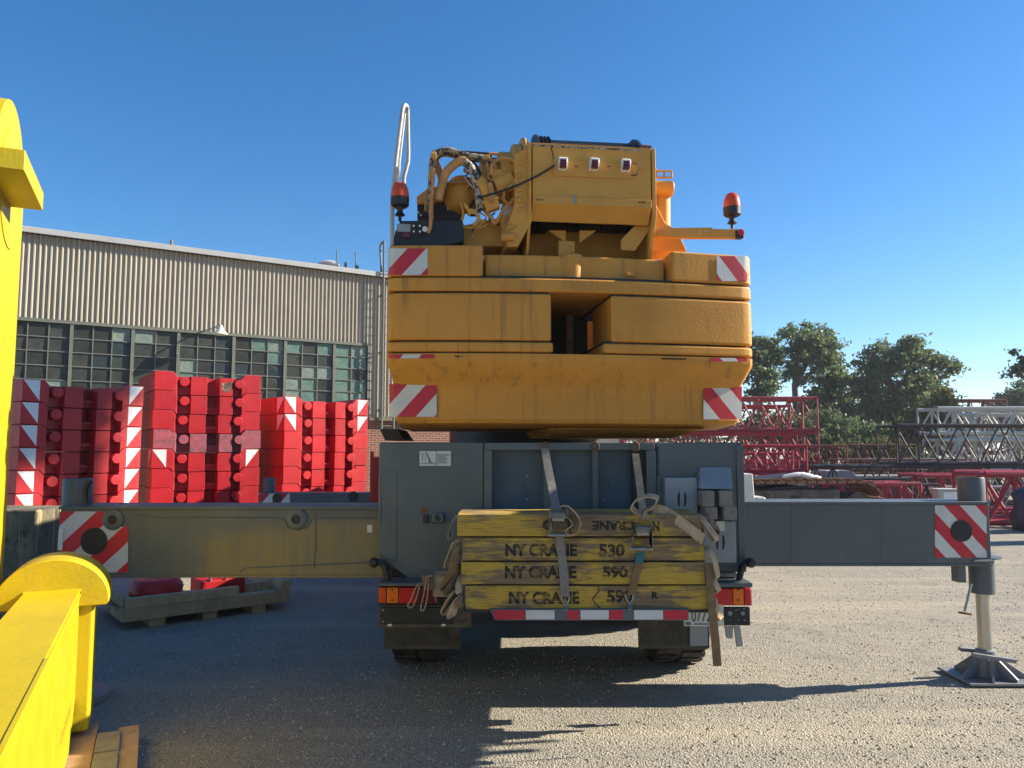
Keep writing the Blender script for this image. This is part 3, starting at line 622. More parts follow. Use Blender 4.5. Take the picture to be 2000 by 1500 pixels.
# ---- carrier
XL, XR = P(740, 900, YC).x, P(1450, 900, YC).x; ZTOP = P(745, 864, YC).z
xa, xb = P(945, 900, YC).x, P(1281, 900, YC).x
mb = MB(); zbt = P(745, 1105, YC).z; zb2 = P(900, 1132, YC).z
mb.prism([(XL, YC, ZTOP), (xa, YC, ZTOP), (xa, YC, zb2), (P(800, 1130, YC).x, YC, zb2), (P(752, 1098, YC).x, YC, zbt + .03), (XL, YC, zbt + .08)], (0, 1.1, 0)); body_l = obj('tail_body', mb, 'carrier_grey', cr, .012)
mb = MB(); mb.prism([(xb, YC, ZTOP), (XR, YC, ZTOP), (P(1459, 1100, YC).x, YC, P(1450, 1118, YC).z), (xb, YC, P(1450, 1118, YC).z)], (0, 1.1, 0)); body_r = obj('tail_body', mb, 'carrier_grey', cr, .012)
zr = P(1000, 1150, YC).z
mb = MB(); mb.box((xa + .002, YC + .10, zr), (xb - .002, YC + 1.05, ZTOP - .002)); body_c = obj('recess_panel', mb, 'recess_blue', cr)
def bar(name, x0, x1, y0, y1, ya, yb, mat, par, bev=.004, lab=None):
    a = P(x0, y1, ya); b = P(x1, y0, ya); mb = MB(); mb.box((a.x, ya, a.z), (b.x, yb, b.z)); return obj(name, mb, mat, par, bev, label=lab)
bar('top_rail', 946, 1279, 865, 879, YC - .01, YC + .12, 'carrier_grey', body_c)
bar('frame_post', 945, 961, 879, 1000, YC - .008, YC + .12, 'carrier_grey', body_c)
bar('frame_post', 1264, 1281, 879, 1000, YC - .006, YC + .12, 'carrier_grey', body_c)
bar('dark_slot', 1236, 1264, 880, 1000, YC + .05, YC + .11, 'black', body_c)
bar('rib', 1062, 1074, 879, 1005, YC + .03, YC + .11, 'carrier_grey', body_c); bar('rib', 1158, 1168, 879, 1005, YC + .03, YC + .11, 'carrier_grey', body_c)
for c_, a0, a1 in ((1062, 180, 250), (1150, 290, 360)):
    pts = [P(c_ + 42 * math.cos(R(t)), 935 - 42 * math.sin(R(t)), YC + .097) for t in range(a0, a1, 8)]; obj('weld_seam', MB().tube(pts, .004, 6), 'carrier_grey', body_c)
for x, y in ((1030, 930), (1030, 975), (1180, 975)): obj('bolt', MB().cyl(P(x, y, YC + .1), P(x, y, YC + .085), .008, n=8), 'light_grey', body_c)
for x in (1065, 1163, 1241):
    obj('lashing_ring', MB().tube([P(x + 7 * math.cos(t), 872 + 8 * math.sin(t), YC - .025) for t in [i * .5236 for i in range(13)]], .007, 8), 'rust', body_c)
# left body details
bar('edge_strip', 741, 745, 967, 1022, YC - .012, YC, 'carrier_grey', body_l)
bar('door_panel', 742, 776, 921, 1094, YC - .006, YC, 'carrier_grey', body_l, .003)
sg = bar('load_sign', 819, 881, 881, 910, YC - .006, YC - .001, 'plate_white', body_l, .001)
def strip(x0, x1, y0, y1, mat, par, Y): a = P(x0, y1, Y); b = P(x1, y0, Y); return obj('print', MB().box((a.x, Y, a.z), (b.x, Y + .0015, b.z)), mat, par, smooth=0)
YS = YC - .0085
for q in ((851.6, 852.6, 881, 910), (819.5, 851.5, 905, 905.6), (852.5, 880.5, 887, 887.6), (824.3, 825.4, 886, 899), (821, 829, 886, 886.7), (830.3, 830.8, 887, 899), (828, 848, 903.4, 903.8)): strip(*q, 'ink', sg, YS)
obj('print', MB().prism([P(831.5, 883, YS), P(833, 882.5, YS), P(840.5, 900, YS), P(841.5, 903, YS), P(837.5, 903, YS), P(838.5, 900, YS)], (0, .0015, 0)), 'ink', sg, smooth=0)
for j in range(9):
    y = 889 + j * 1.9; strip(854.5, 877 - (j * 7 % 9), y, y + .55, 'ink', sg, YS)
bar('latch', 826, 836, 1006, 1022, YC - .03, YC, 'black', body_l, .004); bar('latch_rust', 822, 836, 990, 1003, YC - .004, YC, 'rust', body_l, .003)
bar('socket', 844, 867, 1002, 1022, YC - .035, YC, 'carrier_grey', body_l, .01); obj('socket_hole', MB().cyl(P(855, 1011, YC - .037), P(855, 1011, YC - .01), .024, n=16), 'black', body_l)
# right body details
bar('edge_post', 1444, 1452, 870, 1116, YC - .012, YC + .3, 'carrier_grey', body_r)
bar('door_line', 1283, 1286, 872, 930, YC - .004, YC, 'black', body_r, 0)
def slotted(x0, x1, y0, y1, cx, cy, Y):
    h = bar('pad_holder', x0, x1, y0, y1, Y, Y + .07, 'light_grey', body_r, .008)
    for s in (-1, 1):
        pts = [P(cx + s * (4 + 5 * math.cos(t)), cy + 15 * math.sin(t), Y - .002) for t in [-1.57 + i * .35 for i in range(10)]]
        obj('slot', MB().prism(pts, (0, .006, 0)), 'black', h, smooth=0)
    return h
slotted(1300, 1362, 933, 1004, 1332, 975, YC - .08); slotted(1375, 1437, 1018, 1100, 1407, 1059, YC - .08)
wc = obj('wheel_chock', MB().prism([P(1368, 955, YC - .18), P(1368, 912, YC - .02), P(1428, 912, YC - .02), P(1432, 955, YC - .18)], (0, .12, 0)), 'light_grey', body_r, .006)
for q in ((1371, 1396, 958, 990), (1405, 1431, 958, 990), (1377, 1402, 990, 1015), (1413, 1440, 988, 1016)):
    bar('webbing', *q, YC - .2, YC - .05, 'webbing_grey', wc, .012)
bar('buckle', 1396, 1406, 957, 988, YC - .17, YC - .05, 'black', wc, .005)
bar('label_plate', 1400, 1415, 1018, 1037, YC - .086, YC - .081, 'plate_white', body_r, 0)
bar('hinge_plate', 1284, 1298, 958, 1000, YC - .02, YC, 'carrier_grey', body_r); bar('lower_plates', 1402, 1440, 1119, 1142, YC + .1, YC + .2, 'light_grey', body_r)
# tow hooks
for xs in ([(728, 1101), (740, 1098), (751, 1108), (757, 1130), (760, 1146)], [(1470, 1101), (1458, 1100), (1449, 1110), (1444, 1132), (1442, 1146)]):
    h = obj('rope_hook', MB().tube(spline([P(x, y, YC - .08) for x, y in xs]), .023, 12), 'black', cr)
    obj('knob', MB().lathe(P(*xs[0], YC - .13), (0, 1, 0), [(.005, 0), (.025, .006), (.034, .03), (.034, .07), (.025, .095), (.005, .1)], 18), 'black', h)
# main carrier frame and deck, running forward
mb = MB(); mb.box((XL + .35, YC + 1.12, .75), (XR - .35, 16.5, 1.25)); obj('chassis', mb, 'dark_under', cr, .02)
mb = MB(); mb.box((XL + .05, YC + 1.12, 1.42), (XR - .05, 14.2, 1.62)); obj('deck', mb, 'carrier_grey', cr, .02)
mb = MB(); mb.prism([(XL, 14.4, .6), (XL, 16.6, .6), (XL, 16.6, 1.5), (XL, 16.2, 2.7), (XL, 14.4, 2.75)], (XR - XL, 0, 0)); cab = obj('driver_cab', mb, 'machine_yellow', cr, .04)
# wheels
def wheel(x, y, wdt=.46, r=.615):
    wq = obj('wheel', MB().lathe((x - wdt * .3, y, r), (1, 0, 0), [(.02, .02), (.3, .02), (.31, wdt * .6 - .02), (.02, wdt * .6 - .02)], 28), 'carrier_grey', cr)
    t = MB(); h = wdt / 2
    t.lathe((x, y, r), (1, 0, 0), [(.30, -h * .8), (.42, -h), (r - .06, -h), (r - .015, -h * .86), (r - .015, h * .86), (r - .06, h), (.42, h), (.30, h * .8)], 48)
    nb = 30
    for i in range(nb):
        a0 = 2 * math.pi * i / nb
        for s in (-1, 1):
            c0 = V((x + s * h * .48, y + math.cos(a0 + s * .05) * (r - .008), r + math.sin(a0 + s * .05) * (r - .008))); rad = V((0, math.cos(a0), math.sin(a0))); tan = V((0, -math.sin(a0), math.cos(a0)))
            t.obox(c0 - V((h * .40, 0, 0)) - tan * .035, V((h * .8, 0, 0)), tan * .07, rad * .013)
    obj('tyre', t, 'rubber', wq, smooth=35)
wxl, wxr = P(825, 1250, 6.95).x, P(1312, 1250, 6.95).x
for y in (6.98, 8.6, 12.0, 13.7):
    for x in (wxl, wxr): wheel(x, y)
# mud flaps
def flap(x0, x1, y0, y1, Y):
    f = bar('mud_flap', x0, x1, y0, y1, Y, Y + .015, 'mudflap', cr, .004)
    a, b = P(x0, y1, Y), P(x1, y0, Y); n = int((b.x - a.x) / .022); mb = MB()
    for i in range(n):
        x = a.x + .02 + i * .022
        if x + .01 < b.x: mb.box((x, Y - .006, a.z + .03), (x + .009, Y + .001, b.z - .01))
    obj('ribs', mb, 'mudflap', f, smooth=0); return f
flap(750, 899, 1222, 1268, 6.25); flap(1247, 1385, 1208, 1267, 6.25)
bar('splash_plate', 1348, 1382, 1216, 1262, 6.22, 6.24, 'light_grey', cr, .004)
# bumper, tail lights, boards
mb = MB(); a, b = P(957, 1212, 4.97), P(1412, 1190, 4.97)
bump_o = obj('bumper', MB().prism([P(955, 1189, 4.97), P(1345, 1189, 4.97), P(1345, 1212, 4.97), P(966, 1212, 4.97)], (0, .1, 0)), 'carrier_grey', cr, .004)
obj('load_shelf', MB().box((P(905, 1190, 4.99).x, 5.0, P(905, 1197, 4.99).z), (P(1385, 1190, 4.99).x, YC + .05, P(905, 1191, 4.99).z)), 'dark_under', cr)
segs = [(965, 1026, 'r'), (1027, 1083, 'w'), (1108, 1131, 'r'), (1134, 1189, 'w'), (1191, 1217, 'r'), (1239, 1295, 'w'), (1297, 1343, 'r')]
MATS['refl_red'] = paint('refl_red', (.48, .012, .035), .4, var=.1, scale=8, chips=(.13, .12, .10), camt=(.60, .63), cscale=10)
MATS['refl_white'] = paint('refl_white', (.58, .58, .56), .4, var=.06, scale=8, chips=(.13, .12, .10), camt=(.64, .67), cscale=8)
for x0, x1, c in segs: bar('reflector', x0, x1, 1192, 1210, 4.965, 4.969, 'refl_red' if c == 'r' else 'refl_white', bump_o, 0)
bar('lamp_shelf', 738, 905, 1139, 1145, 5.36, 5.6, 'carrier_grey', cr, .004); bar('lamp_shelf', 1385, 1470, 1139, 1147, 5.34, 5.6, 'carrier_grey', cr, .004)
def tail(x0, x1, y0, y1, parts):
    tl = bar('tail_lamp', x0, x1, y0, y1, 5.42, 5.5, 'black', cr, .006)
    for a, b, m in parts: bar('lens', a, b, y0 + 1.5, y1 - 1.5, 5.385, 5.425, m, tl, .008)
    for x in ((766,) if x0 < 1000 else (1442,)):
        for y in (1152, 1172): obj('screw', MB().cyl(P(x, y, 5.38), P(x, y, 5.39), .007, n=8), 'black', tl)
tail(738, 852, 1146, 1180, [(739, 754, 'orange_lens'), (755, 778, 'amber_lens'), (779, 812, 'red_lens'), (813, 851, 'dark_lens')])
tail(1386, 1468, 1148, 1183, [(1387, 1431, 'red_lens'), (1432, 1453, 'amber_lens'), (1454, 1467, 'red_lens')])
ml = bar('mounting_board', 738, 920, 1182, 1226, 5.44, 5.47, 'mudflap', cr, .004); bar('board_frame', 744, 886, 1186, 1219, 5.425, 5.439, 'black', ml, .01)
for x, y in ((748, 1192), (748, 1214), (902, 1196), (910, 1208), (914, 1194), (896, 1213), (905, 1215)): obj('bolt', MB().cyl(P(x, y, 5.43), P(x, y, 5.42), .008, n=8), 'light_grey' if x < 800 else 'black', ml)
for x in (757, 862): bar('clip', x, x + 8, 1219, 1223, 5.42, 5.44, 'white_paint', ml, .001)
mr = bar('mounting_board', 1412, 1465, 1186, 1222, 5.44, 5.47, 'black', cr, .006)
for x, y, r in ((1426, 1198, .016), (1451, 1198, .014), (1438, 1191, .006), (1443, 1191, .004), (1453, 1189, .006), (1426, 1211, .004), (1443, 1211, .005), (1454, 1211, .005)): obj('bolt', MB().cyl(P(x, y, 5.44), P(x, y, 5.43), r, n=12), 'light_grey', mr)
obj('hanger', MB().prism([P(1434, 1222, 5.5), P(1446, 1222, 5.5), P(1452, 1262, 5.5), P(1440, 1264, 5.5)], (0, .03, 0)), 'light_grey', mr, .003); obj('hanger', MB().prism([P(1416, 1222, 5.52), P(1432, 1222, 5.52), P(1431, 1247, 5.52), P(1420, 1247, 5.52)], (0, .03, 0)), 'light_grey', mr, .003)
npl = bar('number_plate', 1336, 1413, 1180, 1223, 5.40, 5.405, 'plate_white', cr, .002)
text('plate_text', '0772-', 'ink', npl, P(1351, 1214, 5.397), (1, 0, 0), (0, 0, 1), .075, .155); bar('plate_flash', 1339, 1349, 1215, 1221, 5.397, 5.399, 'plate_blue', npl, 0)
bar('plate_line', 1356, 1396, 1218, 1220, 5.397, 5.399, 'beam_grey', npl, 0)

# ---- outriggers
def dust_on_beam():
    m = M('beam_dusty'); n, l = m.node_tree.nodes, m.node_tree.links; bs = n['Principled BSDF']; co = coord(n); s_ = n.new('ShaderNodeSeparateXYZ'); l.new(co, s_.inputs[0])
    nz = noise(n, l, co, 2.2, 6, .6); nz2 = noise(n, l, co, 7, 5, .6, (3, 3, .3))
    gx = ramp(n, l, math_(n, l, 'ADD', s_.outputs[0], math_(n, l, 'MULTIPLY', nz, .5)), -2.40, -2.28)
    gz = ramp(n, l, math_(n, l, 'SUBTRACT', s_.outputs[2], math_(n, l, 'ADD', math_(n, l, 'MULTIPLY', nz, .22), math_(n, l, 'MULTIPLY', s_.outputs[0], .10))), 1.44, 1.31)
    f = math_(n, l, 'MULTIPLY', math_(n, l, 'MULTIPLY', gx, gz), ramp(n, l, nz2, .1, .55))
    old = bs.inputs['Base Color'].links[0].from_socket
    l.new(mix(n, l, math_(n, l, 'MULTIPLY', f, .85), old, (.21, .155, .06)), bs.inputs['Base Color'])
dust_on_beam()
def beam(x0, x1, y0, y1, Y, dep, mat, lab=None, x1b=None):
    a, b = P(x0, y1, Y), P(x1, y0, Y); mb = MB(); mb.box((a.x, Y, a.z), (b.x, Y + dep, b.z - .02)); o_ = obj('outrigger_beam', mb, mat, cr, .006, label=lab)
    f = MB(); f.box((a.x - .01, Y - .012, b.z - .022), (b.x, Y + dep + .012, b.z)); obj('top_flange', f, mat, o_, .003)
    f = MB(); f.box((a.x + .02, Y - .008, a.z - .015), (b.x, Y + dep + .008, a.z + .003)); obj('bottom_flange', f, mat, o_, .003)
    return o_, a, b
YLB, YRB = 5.66, 6.20
lbm, a, b = beam(112, 752, 989, 1124, YLB, .38, 'beam_dusty', 'grey outrigger beam with dusty worn patch')
def flat(Y, off=.004): return lambda px, py: P(px, py, Y - off)
def hole_cut(px, py): return px > 208 and py < 1031
panel('warning_panel', 116, 250, 999, 1118, flat(YLB), M(stripes('haz_g', 1.095, 999, 189, 84, white=(.50, .52, .56))), lbm, 26, 24, hole_cut)
def disc(x, y, Y, r, mat, par, th=.004, name='hole'): c = P(x, y, Y); return obj(name, MB().cyl(c, c + V((0, th, 0)), r, n=32), mat, par)
disc(183, 1057, YLB - .010, .097, 'black', lbm)
bar('end_cap', 112, 122, 1032, 1075, YLB - .02, YLB, 'white_paint', lbm)
for x, y in ((222, 1015), (580, 1014)):
    c = P(x, y, YLB); bo = obj('lug_boss', MB().lathe(c, (0, -1, 0), [(.075, -.01), (.075, .012), (.06, .02), (.034, .02), (.034, .004)], 28), 'beam_grey', lbm); disc(x, y, YLB - .008, .034, 'black', bo, .003)
seam = MB()
for pts in ([(262, 1001), (300, 1010), (540, 1011), (556, 1015), (562, 1030), (580, 1035), (600, 1030), (608, 1014), (620, 1011), (738, 1012)], [(616, 1000), (617, 1060), (613, 1110)], [(468, 1118), (478, 1109), (610, 1103), (735, 1098)]):
    seam.tube([P(x, y, YLB - .001) for x, y in pts], .005, 6)
obj('weld_seam', seam, 'beam_grey', lbm)
bar('sticker', 717, 727, 1025, 1040, YLB - .004, YLB - .001, 'plate_white', lbm, 0)
xl0 = P(152, 960, YLB + .19).x
jl = obj('jack_housing', MB().lathe((xl0, YLB + .19, b.z - .005), (0, 0, 1), [(.105, 0), (.105, .19), (.098, .2), (.085, .2), (.085, .1)], 32), 'beam_grey', lbm)
obj('cable_chain', MB().tube(spline([P(168, 985, YLB - .01), P(166, 965, YLB - .01), P(169, 948, YLB - .01), P(176, 938, YLB)]), .022, 8), 'black', jl)
jz = a.z
obj('jack_barrel', MB().cyl((xl0, YLB + .19, jz + .02), (xl0, YLB + .19, .38), .09, n=28), 'beam_grey', lbm); obj('jack_rod', MB().cyl((xl0, YLB + .19, .4), (xl0, YLB + .19, .06), .06, n=24), 'chrome_rod', lbm)
obj('float_pad', MB().lathe((xl0, YLB + .19, 0), (0, 0, 1), [(.28, 0.004), (.28, .05), (.1, .12), (.08, .12)], 28), 'foot_steel', lbm)
# right beam with jack
rbm, a, b = beam(1440, 1931, 980, 1102, YRB, .36, 'beam_grey', 'grey outrigger beam with sunlit top edge')
# slight perspective slope of seams
for x in (1545, 1722): obj('weld_seam', MB().tube([P(x, 985, YRB - .001), P(x, 1095, YRB - .001)], .002, 6), 'beam_grey', rbm)
panel('warning_panel', 1826, 1927, 987, 1089, flat(YRB), M(stripes('haz_h', -.93, 986, 1843, 61)), rbm, 30, 30)
disc(1878, 1037, YRB - .010, .085, 'black', rbm)
jx = P(1897, 960, YRB + .18).x; jy = YRB + .18
obj('jack_housing', MB().lathe((jx, jy, b.z - .01), (0, 0, 1), [(.102, 0), (.102, .185), (.096, .2), (.08, .2), (.08, .1)], 32), 'beam_grey', rbm)
obj('jack_barrel', MB().lathe((jx + .05, jy, P(1900, 1166, YRB).z), (0, 0, 1), [(.094, 0), (.094, .27), (.12, .28), (.15, .285), (.15, .295), (.094, .3)], 32), 'beam_grey', rbm)
bar('barrel_collar', 1904, 1940, 1094, 1098, YRB - .03, YRB + .4, 'foot_steel', rbm); bar('valve_box', 1872, 1886, 1098, 1138, YRB + .05, YRB + .15, 'beam_grey', rbm, .004)
rx = jx + .05
obj('jack_rod', MB().cyl((rx, jy, P(1900, 1170, YRB).z + .03), (rx, jy, .18), .052, n=28), 'chrome_rod', rbm)
hd = obj('foot_handle', MB().tube(spline([P(1897, 1140, YRB + .06), P(1891, 1165, YRB + .05), P(1885, 1190, YRB + .05), P(1884, 1194, YRB + .05)]), .010, 8), 'light_grey', rbm); obj('handle_bar', MB().cyl(P(1873, 1196, YRB + .05), P(1897, 1200, YRB + .05), .009, n=8), 'rust', hd)
# jack foot with ribs
ft = MB(); ft.box((rx - .27, jy - .24, .012), (rx + .30, jy + .24, .032)); foot = obj('jack_foot', ft, 'foot_steel', rbm, .005)
obj('socket', MB().lathe((rx, jy, .03), (0, 0, 1), [(.105, 0), (.085, .13), (.075, .2), (.056, .21)], 12), 'foot_steel', foot)
for ang, L in ((20, .29), (80, .24), (130, .24), (200, .26), (250, .24), (300, .24), (340, .28)):
    e = V((math.cos(R(ang)), math.sin(R(ang)), 0)); c = V((rx, jy, .033)); pn = V((-e.y, e.x, 0)) * .009
    obj('rib', MB().prism([c + e * .07 - pn, c + e * L - pn, c + e * L + V((0, 0, .02)) - pn, c + e * .10 + V((0, 0, .14)) - pn, c + e * .07 + V((0, 0, .14)) - pn], pn * 2), 'foot_steel', foot)
for s, y0 in ((-1, -.12), (1, .06)):
    obj('catch_bar', MB().obox((rx - .16, jy + y0, .2), (.30, .1 * s * .5, -.035), (0, .05, 0), (0, 0, .03)), 'foot_steel', foot, .003)
# front outriggers
for side in (-1, 1):
    xo = P(505, 970, 13).x if side < 0 else 2.25; zt_ = 1.12; x_in = XL + .3 if side < 0 else XR - .3
    mb = MB(); mb.box((min(xo, x_in), 13, .72), (max(xo, x_in), 13.36, zt_)); fb = obj('outrigger_beam', mb, 'beam_grey', cr, .006)
    jx0 = xo - side * .12
    obj('jack_housing', MB().lathe((jx0, 13.18, zt_ - .02), (0, 0, 1), [(.1, 0), (.1, .24), (.09, .26), (.07, .26), (.07, .1)], 24), 'beam_grey', fb); obj('jack_barrel', MB().cyl((jx0, 13.18, .75), (jx0, 13.18, .35), .09, n=24), 'beam_grey', fb); obj('jack_rod', MB().cyl((jx0, 13.18, .4), (jx0, 13.18, .05), .055, n=20), 'chrome_rod', fb)
    obj('float_pad', MB().lathe((jx0, 13.18, 0), (0, 0, 1), [(.28, .004), (.28, .05), (.1, .12), (.08, .12)], 24), 'foot_steel', fb)
    if side < 0:
        panel('warning_panel', 506, 566, 964, 990, flat(13), M(stripes('haz_i', .85, 964, 545, 36)), fb); disc(541, 973, 12.99, .08, 'black', fb); disc(690, 970, 12.99, .09, 'black', fb)
# red guard frame beside the carrier flank
gx = P(736, 900, 9.5).x
gd = MB(); gd.box((gx - .06, 9.5, 1.2), (gx + .03, 9.54, 1.75)); gd.box((gx - .10, 9.6, 1.2), (gx - .07, 9.7, 1.82)); obj('side_guard', gd, 'red_paint', cr, .005)
mb = MB(); mb.prism([P(742, 838, 6.2), P(775, 838, 6.2), P(790, 860, 6.2), P(752, 860, 6.2)], (0, .6, 0)); obj('slew_drive_cover', mb, 'dark_under', cr)

# ================================================================== TIMBER MATS
YM = 5.0
mats_ = [(893, 1370, 1004, 1048, 'top', 'upside-down NY CRANE lettering'), (902, 1376, 1050, 1096, 'second', 'NY CRANE 530'), (900, 1377, 1097.5, 1142, 'third', 'NY CRANE 590'), (908, 1385, 1143.5, 1191, 'bottom', 'split crack')]
labs = ['topmost yellow timber crane mat with upside-down lettering, strapped on crane tail', 'second timber mat down, broad yellow paint patch, stencilled NY CRANE 530', 'third timber mat down, thin yellow paint and dark knot, stencilled NY CRANE 590', 'lowest yellow timber crane mat with a zigzag crack across its face']
mob = []
zprev = None
for i, (x0, x1, y0, y1, _, _) in enumerate(mats_):
    a, b = P(x0, y1, YM), P(x1, y0, YM); th_ = thing('crane_mat', labs[i], 'timber mat', ((a.x + b.x) / 2, YM + .22, a.z), 'timber mats strapped on the crane tail')
    dd = RNG.normal(0, .006); planks = 3; ws = .42 / planks
    for k in range(planks):
        mb = MB(); jx_ = RNG.normal(0, .008) if k else 0; mb.box((a.x + jx_, YM + dd + k * ws + (.002 if k else 0), a.z + .002), (b.x + jx_, YM + dd + (k + 1) * ws, b.z - .0015 + (RNG.normal(0, .003) if k else 0)))
        pk = obj('timber', mb, 'painted_timber', th_, .007, 2)
    mob.append((th_, a, b, YM + dd))
def mtext(i, body, x0, x1, y0, y1, flip=False):
    th_, a, b, Y = mob[i]; p0 = P(x0, y1, Y - .0025)
    if not flip: text('lettering', body, 'stencil_ink', th_, p0, (1, 0, 0), (0, 0, 1), P(x0, y0, Y).z - p0.z, P(x1, y1, Y).x - p0.x, .045)
    else: text('lettering', body, 'stencil_ink', th_, P(x1, y0, Y - .0025), (-1, 0, 0), (0, 0, -1), P(x0, y0, Y).z - p0.z, P(x1, y1, Y).x - p0.x, .045)
mtext(0, 'CRANE', 1157, 1240, 1017, 1036, True); mtext(0, 'N', 1274, 1288, 1018, 1038, True); mtext(0, '0', 1059, 1080, 1016, 1035, True)
mtext(1, 'NY CRANE', 987, 1127, 1062, 1087); mtext(1, '530', 1170, 1220, 1062, 1088)
mtext(2, 'NY CRANE', 986, 1126, 1105, 1130); mtext(2, '590', 1177, 1226, 1106, 1129)
mtext(3, 'NY CRANE', 994, 1132, 1155, 1180); mtext(3, '590', 1185, 1236, 1152, 1178); mtext(3, 'R', 1273, 1286, 1155, 1170)
crk = [(1171, 1144), (1168, 1150), (1171, 1154), (1163, 1163), (1157, 1170), (1161, 1177), (1170, 1186), (1173, 1190)]
obj('crack', MB().tube([P(x, y, mob[3][3] - .0005) for x, y in crk], .004, 6), 'black', mob[3][0])
# handle loops at the mat ends
def loop(i, pts, Y, wv, mat, th=.003):
    obj('handle_loop', MB().ribbon(spline([P(x, y, Y + dy) for x, y, dy in pts], 7), wv, th), mat, mob[i][0])
wy = (.016, .016, .007)
loop(0, [(900, 1006, .06), (888, 1012, .05), (880, 1028, .05), (876, 1045, .05), (882, 1046, .06), (892, 1022, .08), (902, 1010, .1)], YM, (.004, .02, .012), 'webbing_grey')
loop(1, [(902, 1058, .06), (890, 1056, .03), (880, 1080, .02), (872, 1102, .02), (876, 1106, .03), (888, 1080, .05), (900, 1064, .08)], YM, wy, 'webbing_tan')
loop(1, [(902, 1062, .05), (893, 1068, .0), (884, 1095, -.02), (881, 1112, -.02), (886, 1114, 0), (896, 1085, .02), (902, 1075, .05)], YM, wy, 'webbing_brown')
loop(2, [(902, 1105, .08), (892, 1112, .02), (876, 1128, .0), (862, 1152, -.01), (870, 1158, 0), (884, 1140, .02), (900, 1118, .06)], YM, (.012, .022, -.02), 'webbing_brown')
loop(2, [(900, 1122, .05), (895, 1140, 0), (897, 1158, -.01), (903, 1140, .04)], YM, wy, 'webbing_tan')
loop(3, [(906, 1150, .06), (892, 1152, .02), (878, 1168, 0), (865, 1190, 0), (864, 1198, 0), (870, 1200, .01), (884, 1180, .03), (904, 1158, .06)], YM, (.006, .026, -.006), 'webbing_tan')
loop(3, [(906, 1156, .04), (893, 1168, -.01), (882, 1190, -.02), (878, 1203, -.02), (884, 1204, -.01), (892, 1186, .02), (906, 1166, .05)], YM, wy, 'webbing_tan')
loop(3, [(908, 1162, .03), (900, 1166, -.01), (896, 1176, -.02), (900, 1184, -.01), (908, 1182, .03)], YM, wy, 'webbing_brown')
loop(0, [(1362, 1006, .1), (1382, 1006, .06), (1392, 1018, .04), (1405, 1036, .04), (1398, 1037, .06), (1384, 1016, .1)], YM, (.004, .022, .01), 'webbing_brown')
loop(0, [(1366, 1008, .04), (1376, 1018, .0), (1394, 1042, -.02), (1400, 1055, -.02), (1393, 1055, 0), (1382, 1036, .03), (1368, 1014, .05)], YM, wy, 'webbing_tan')
loop(1, [(1375, 1070, .05), (1386, 1076, 0), (1396, 1095, -.02), (1402, 1126, -.02), (1396, 1126, 0), (1386, 1100, .03), (1376, 1080, .06)], YM, wy, 'webbing_tan')
loop(2, [(1376, 1110, .05), (1388, 1124, 0), (1404, 1152, -.02), (1396, 1154, 0), (1384, 1136, .03)], YM, wy, 'webbing_tan')
loop(3, [(1384, 1160, .05), (1392, 1166, 0), (1406, 1200, -.02), (1409, 1208, -.02), (1402, 1206, 0), (1390, 1184, .03)], YM, wy, 'webbing_tan')
# loops hung on the left tail lamp with a wooden block
pb = thing('timber_offcut', 'small brown timber offcut lying beside the left tail lamp', 'timber', P(858, 1165, 5.2), None)
a = P(828, 1175, 5.2); b = P(880, 1120, 5.2); mb = MB(); mb.box((P(845, 1170, 5.2).x, 5.2, a.z + .03), (P(880, 1120, 5.2).x, 5.44, P(860, 1126, 5.2).z)); obj('block', mb, 'pallet_wood', pb, .006)
obj('handle_loop', MB().ribbon(spline([P(x, y, 5.19) for x, y in ((845, 1124), (835, 1128), (828, 1160), (822, 1188), (828, 1190), (834, 1170), (838, 1130))]), (.0, .02, 0), .003), 'webbing_tan', pb)
obj('handle_loop', MB().ribbon(spline([P(x, y, 5.19) for x, y in ((820, 1138), (812, 1148), (803, 1170), (797, 1182), (804, 1186), (812, 1172), (820, 1142))]), (.0, .02, 0), .003), 'webbing_tan', pb)
obj('handle_loop', MB().ribbon(spline([P(x, y, 5.185) for x, y in ((834, 1124), (836, 1140), (838, 1152))]), (.035, 0, 0), .003), 'webbing_brown', pb)
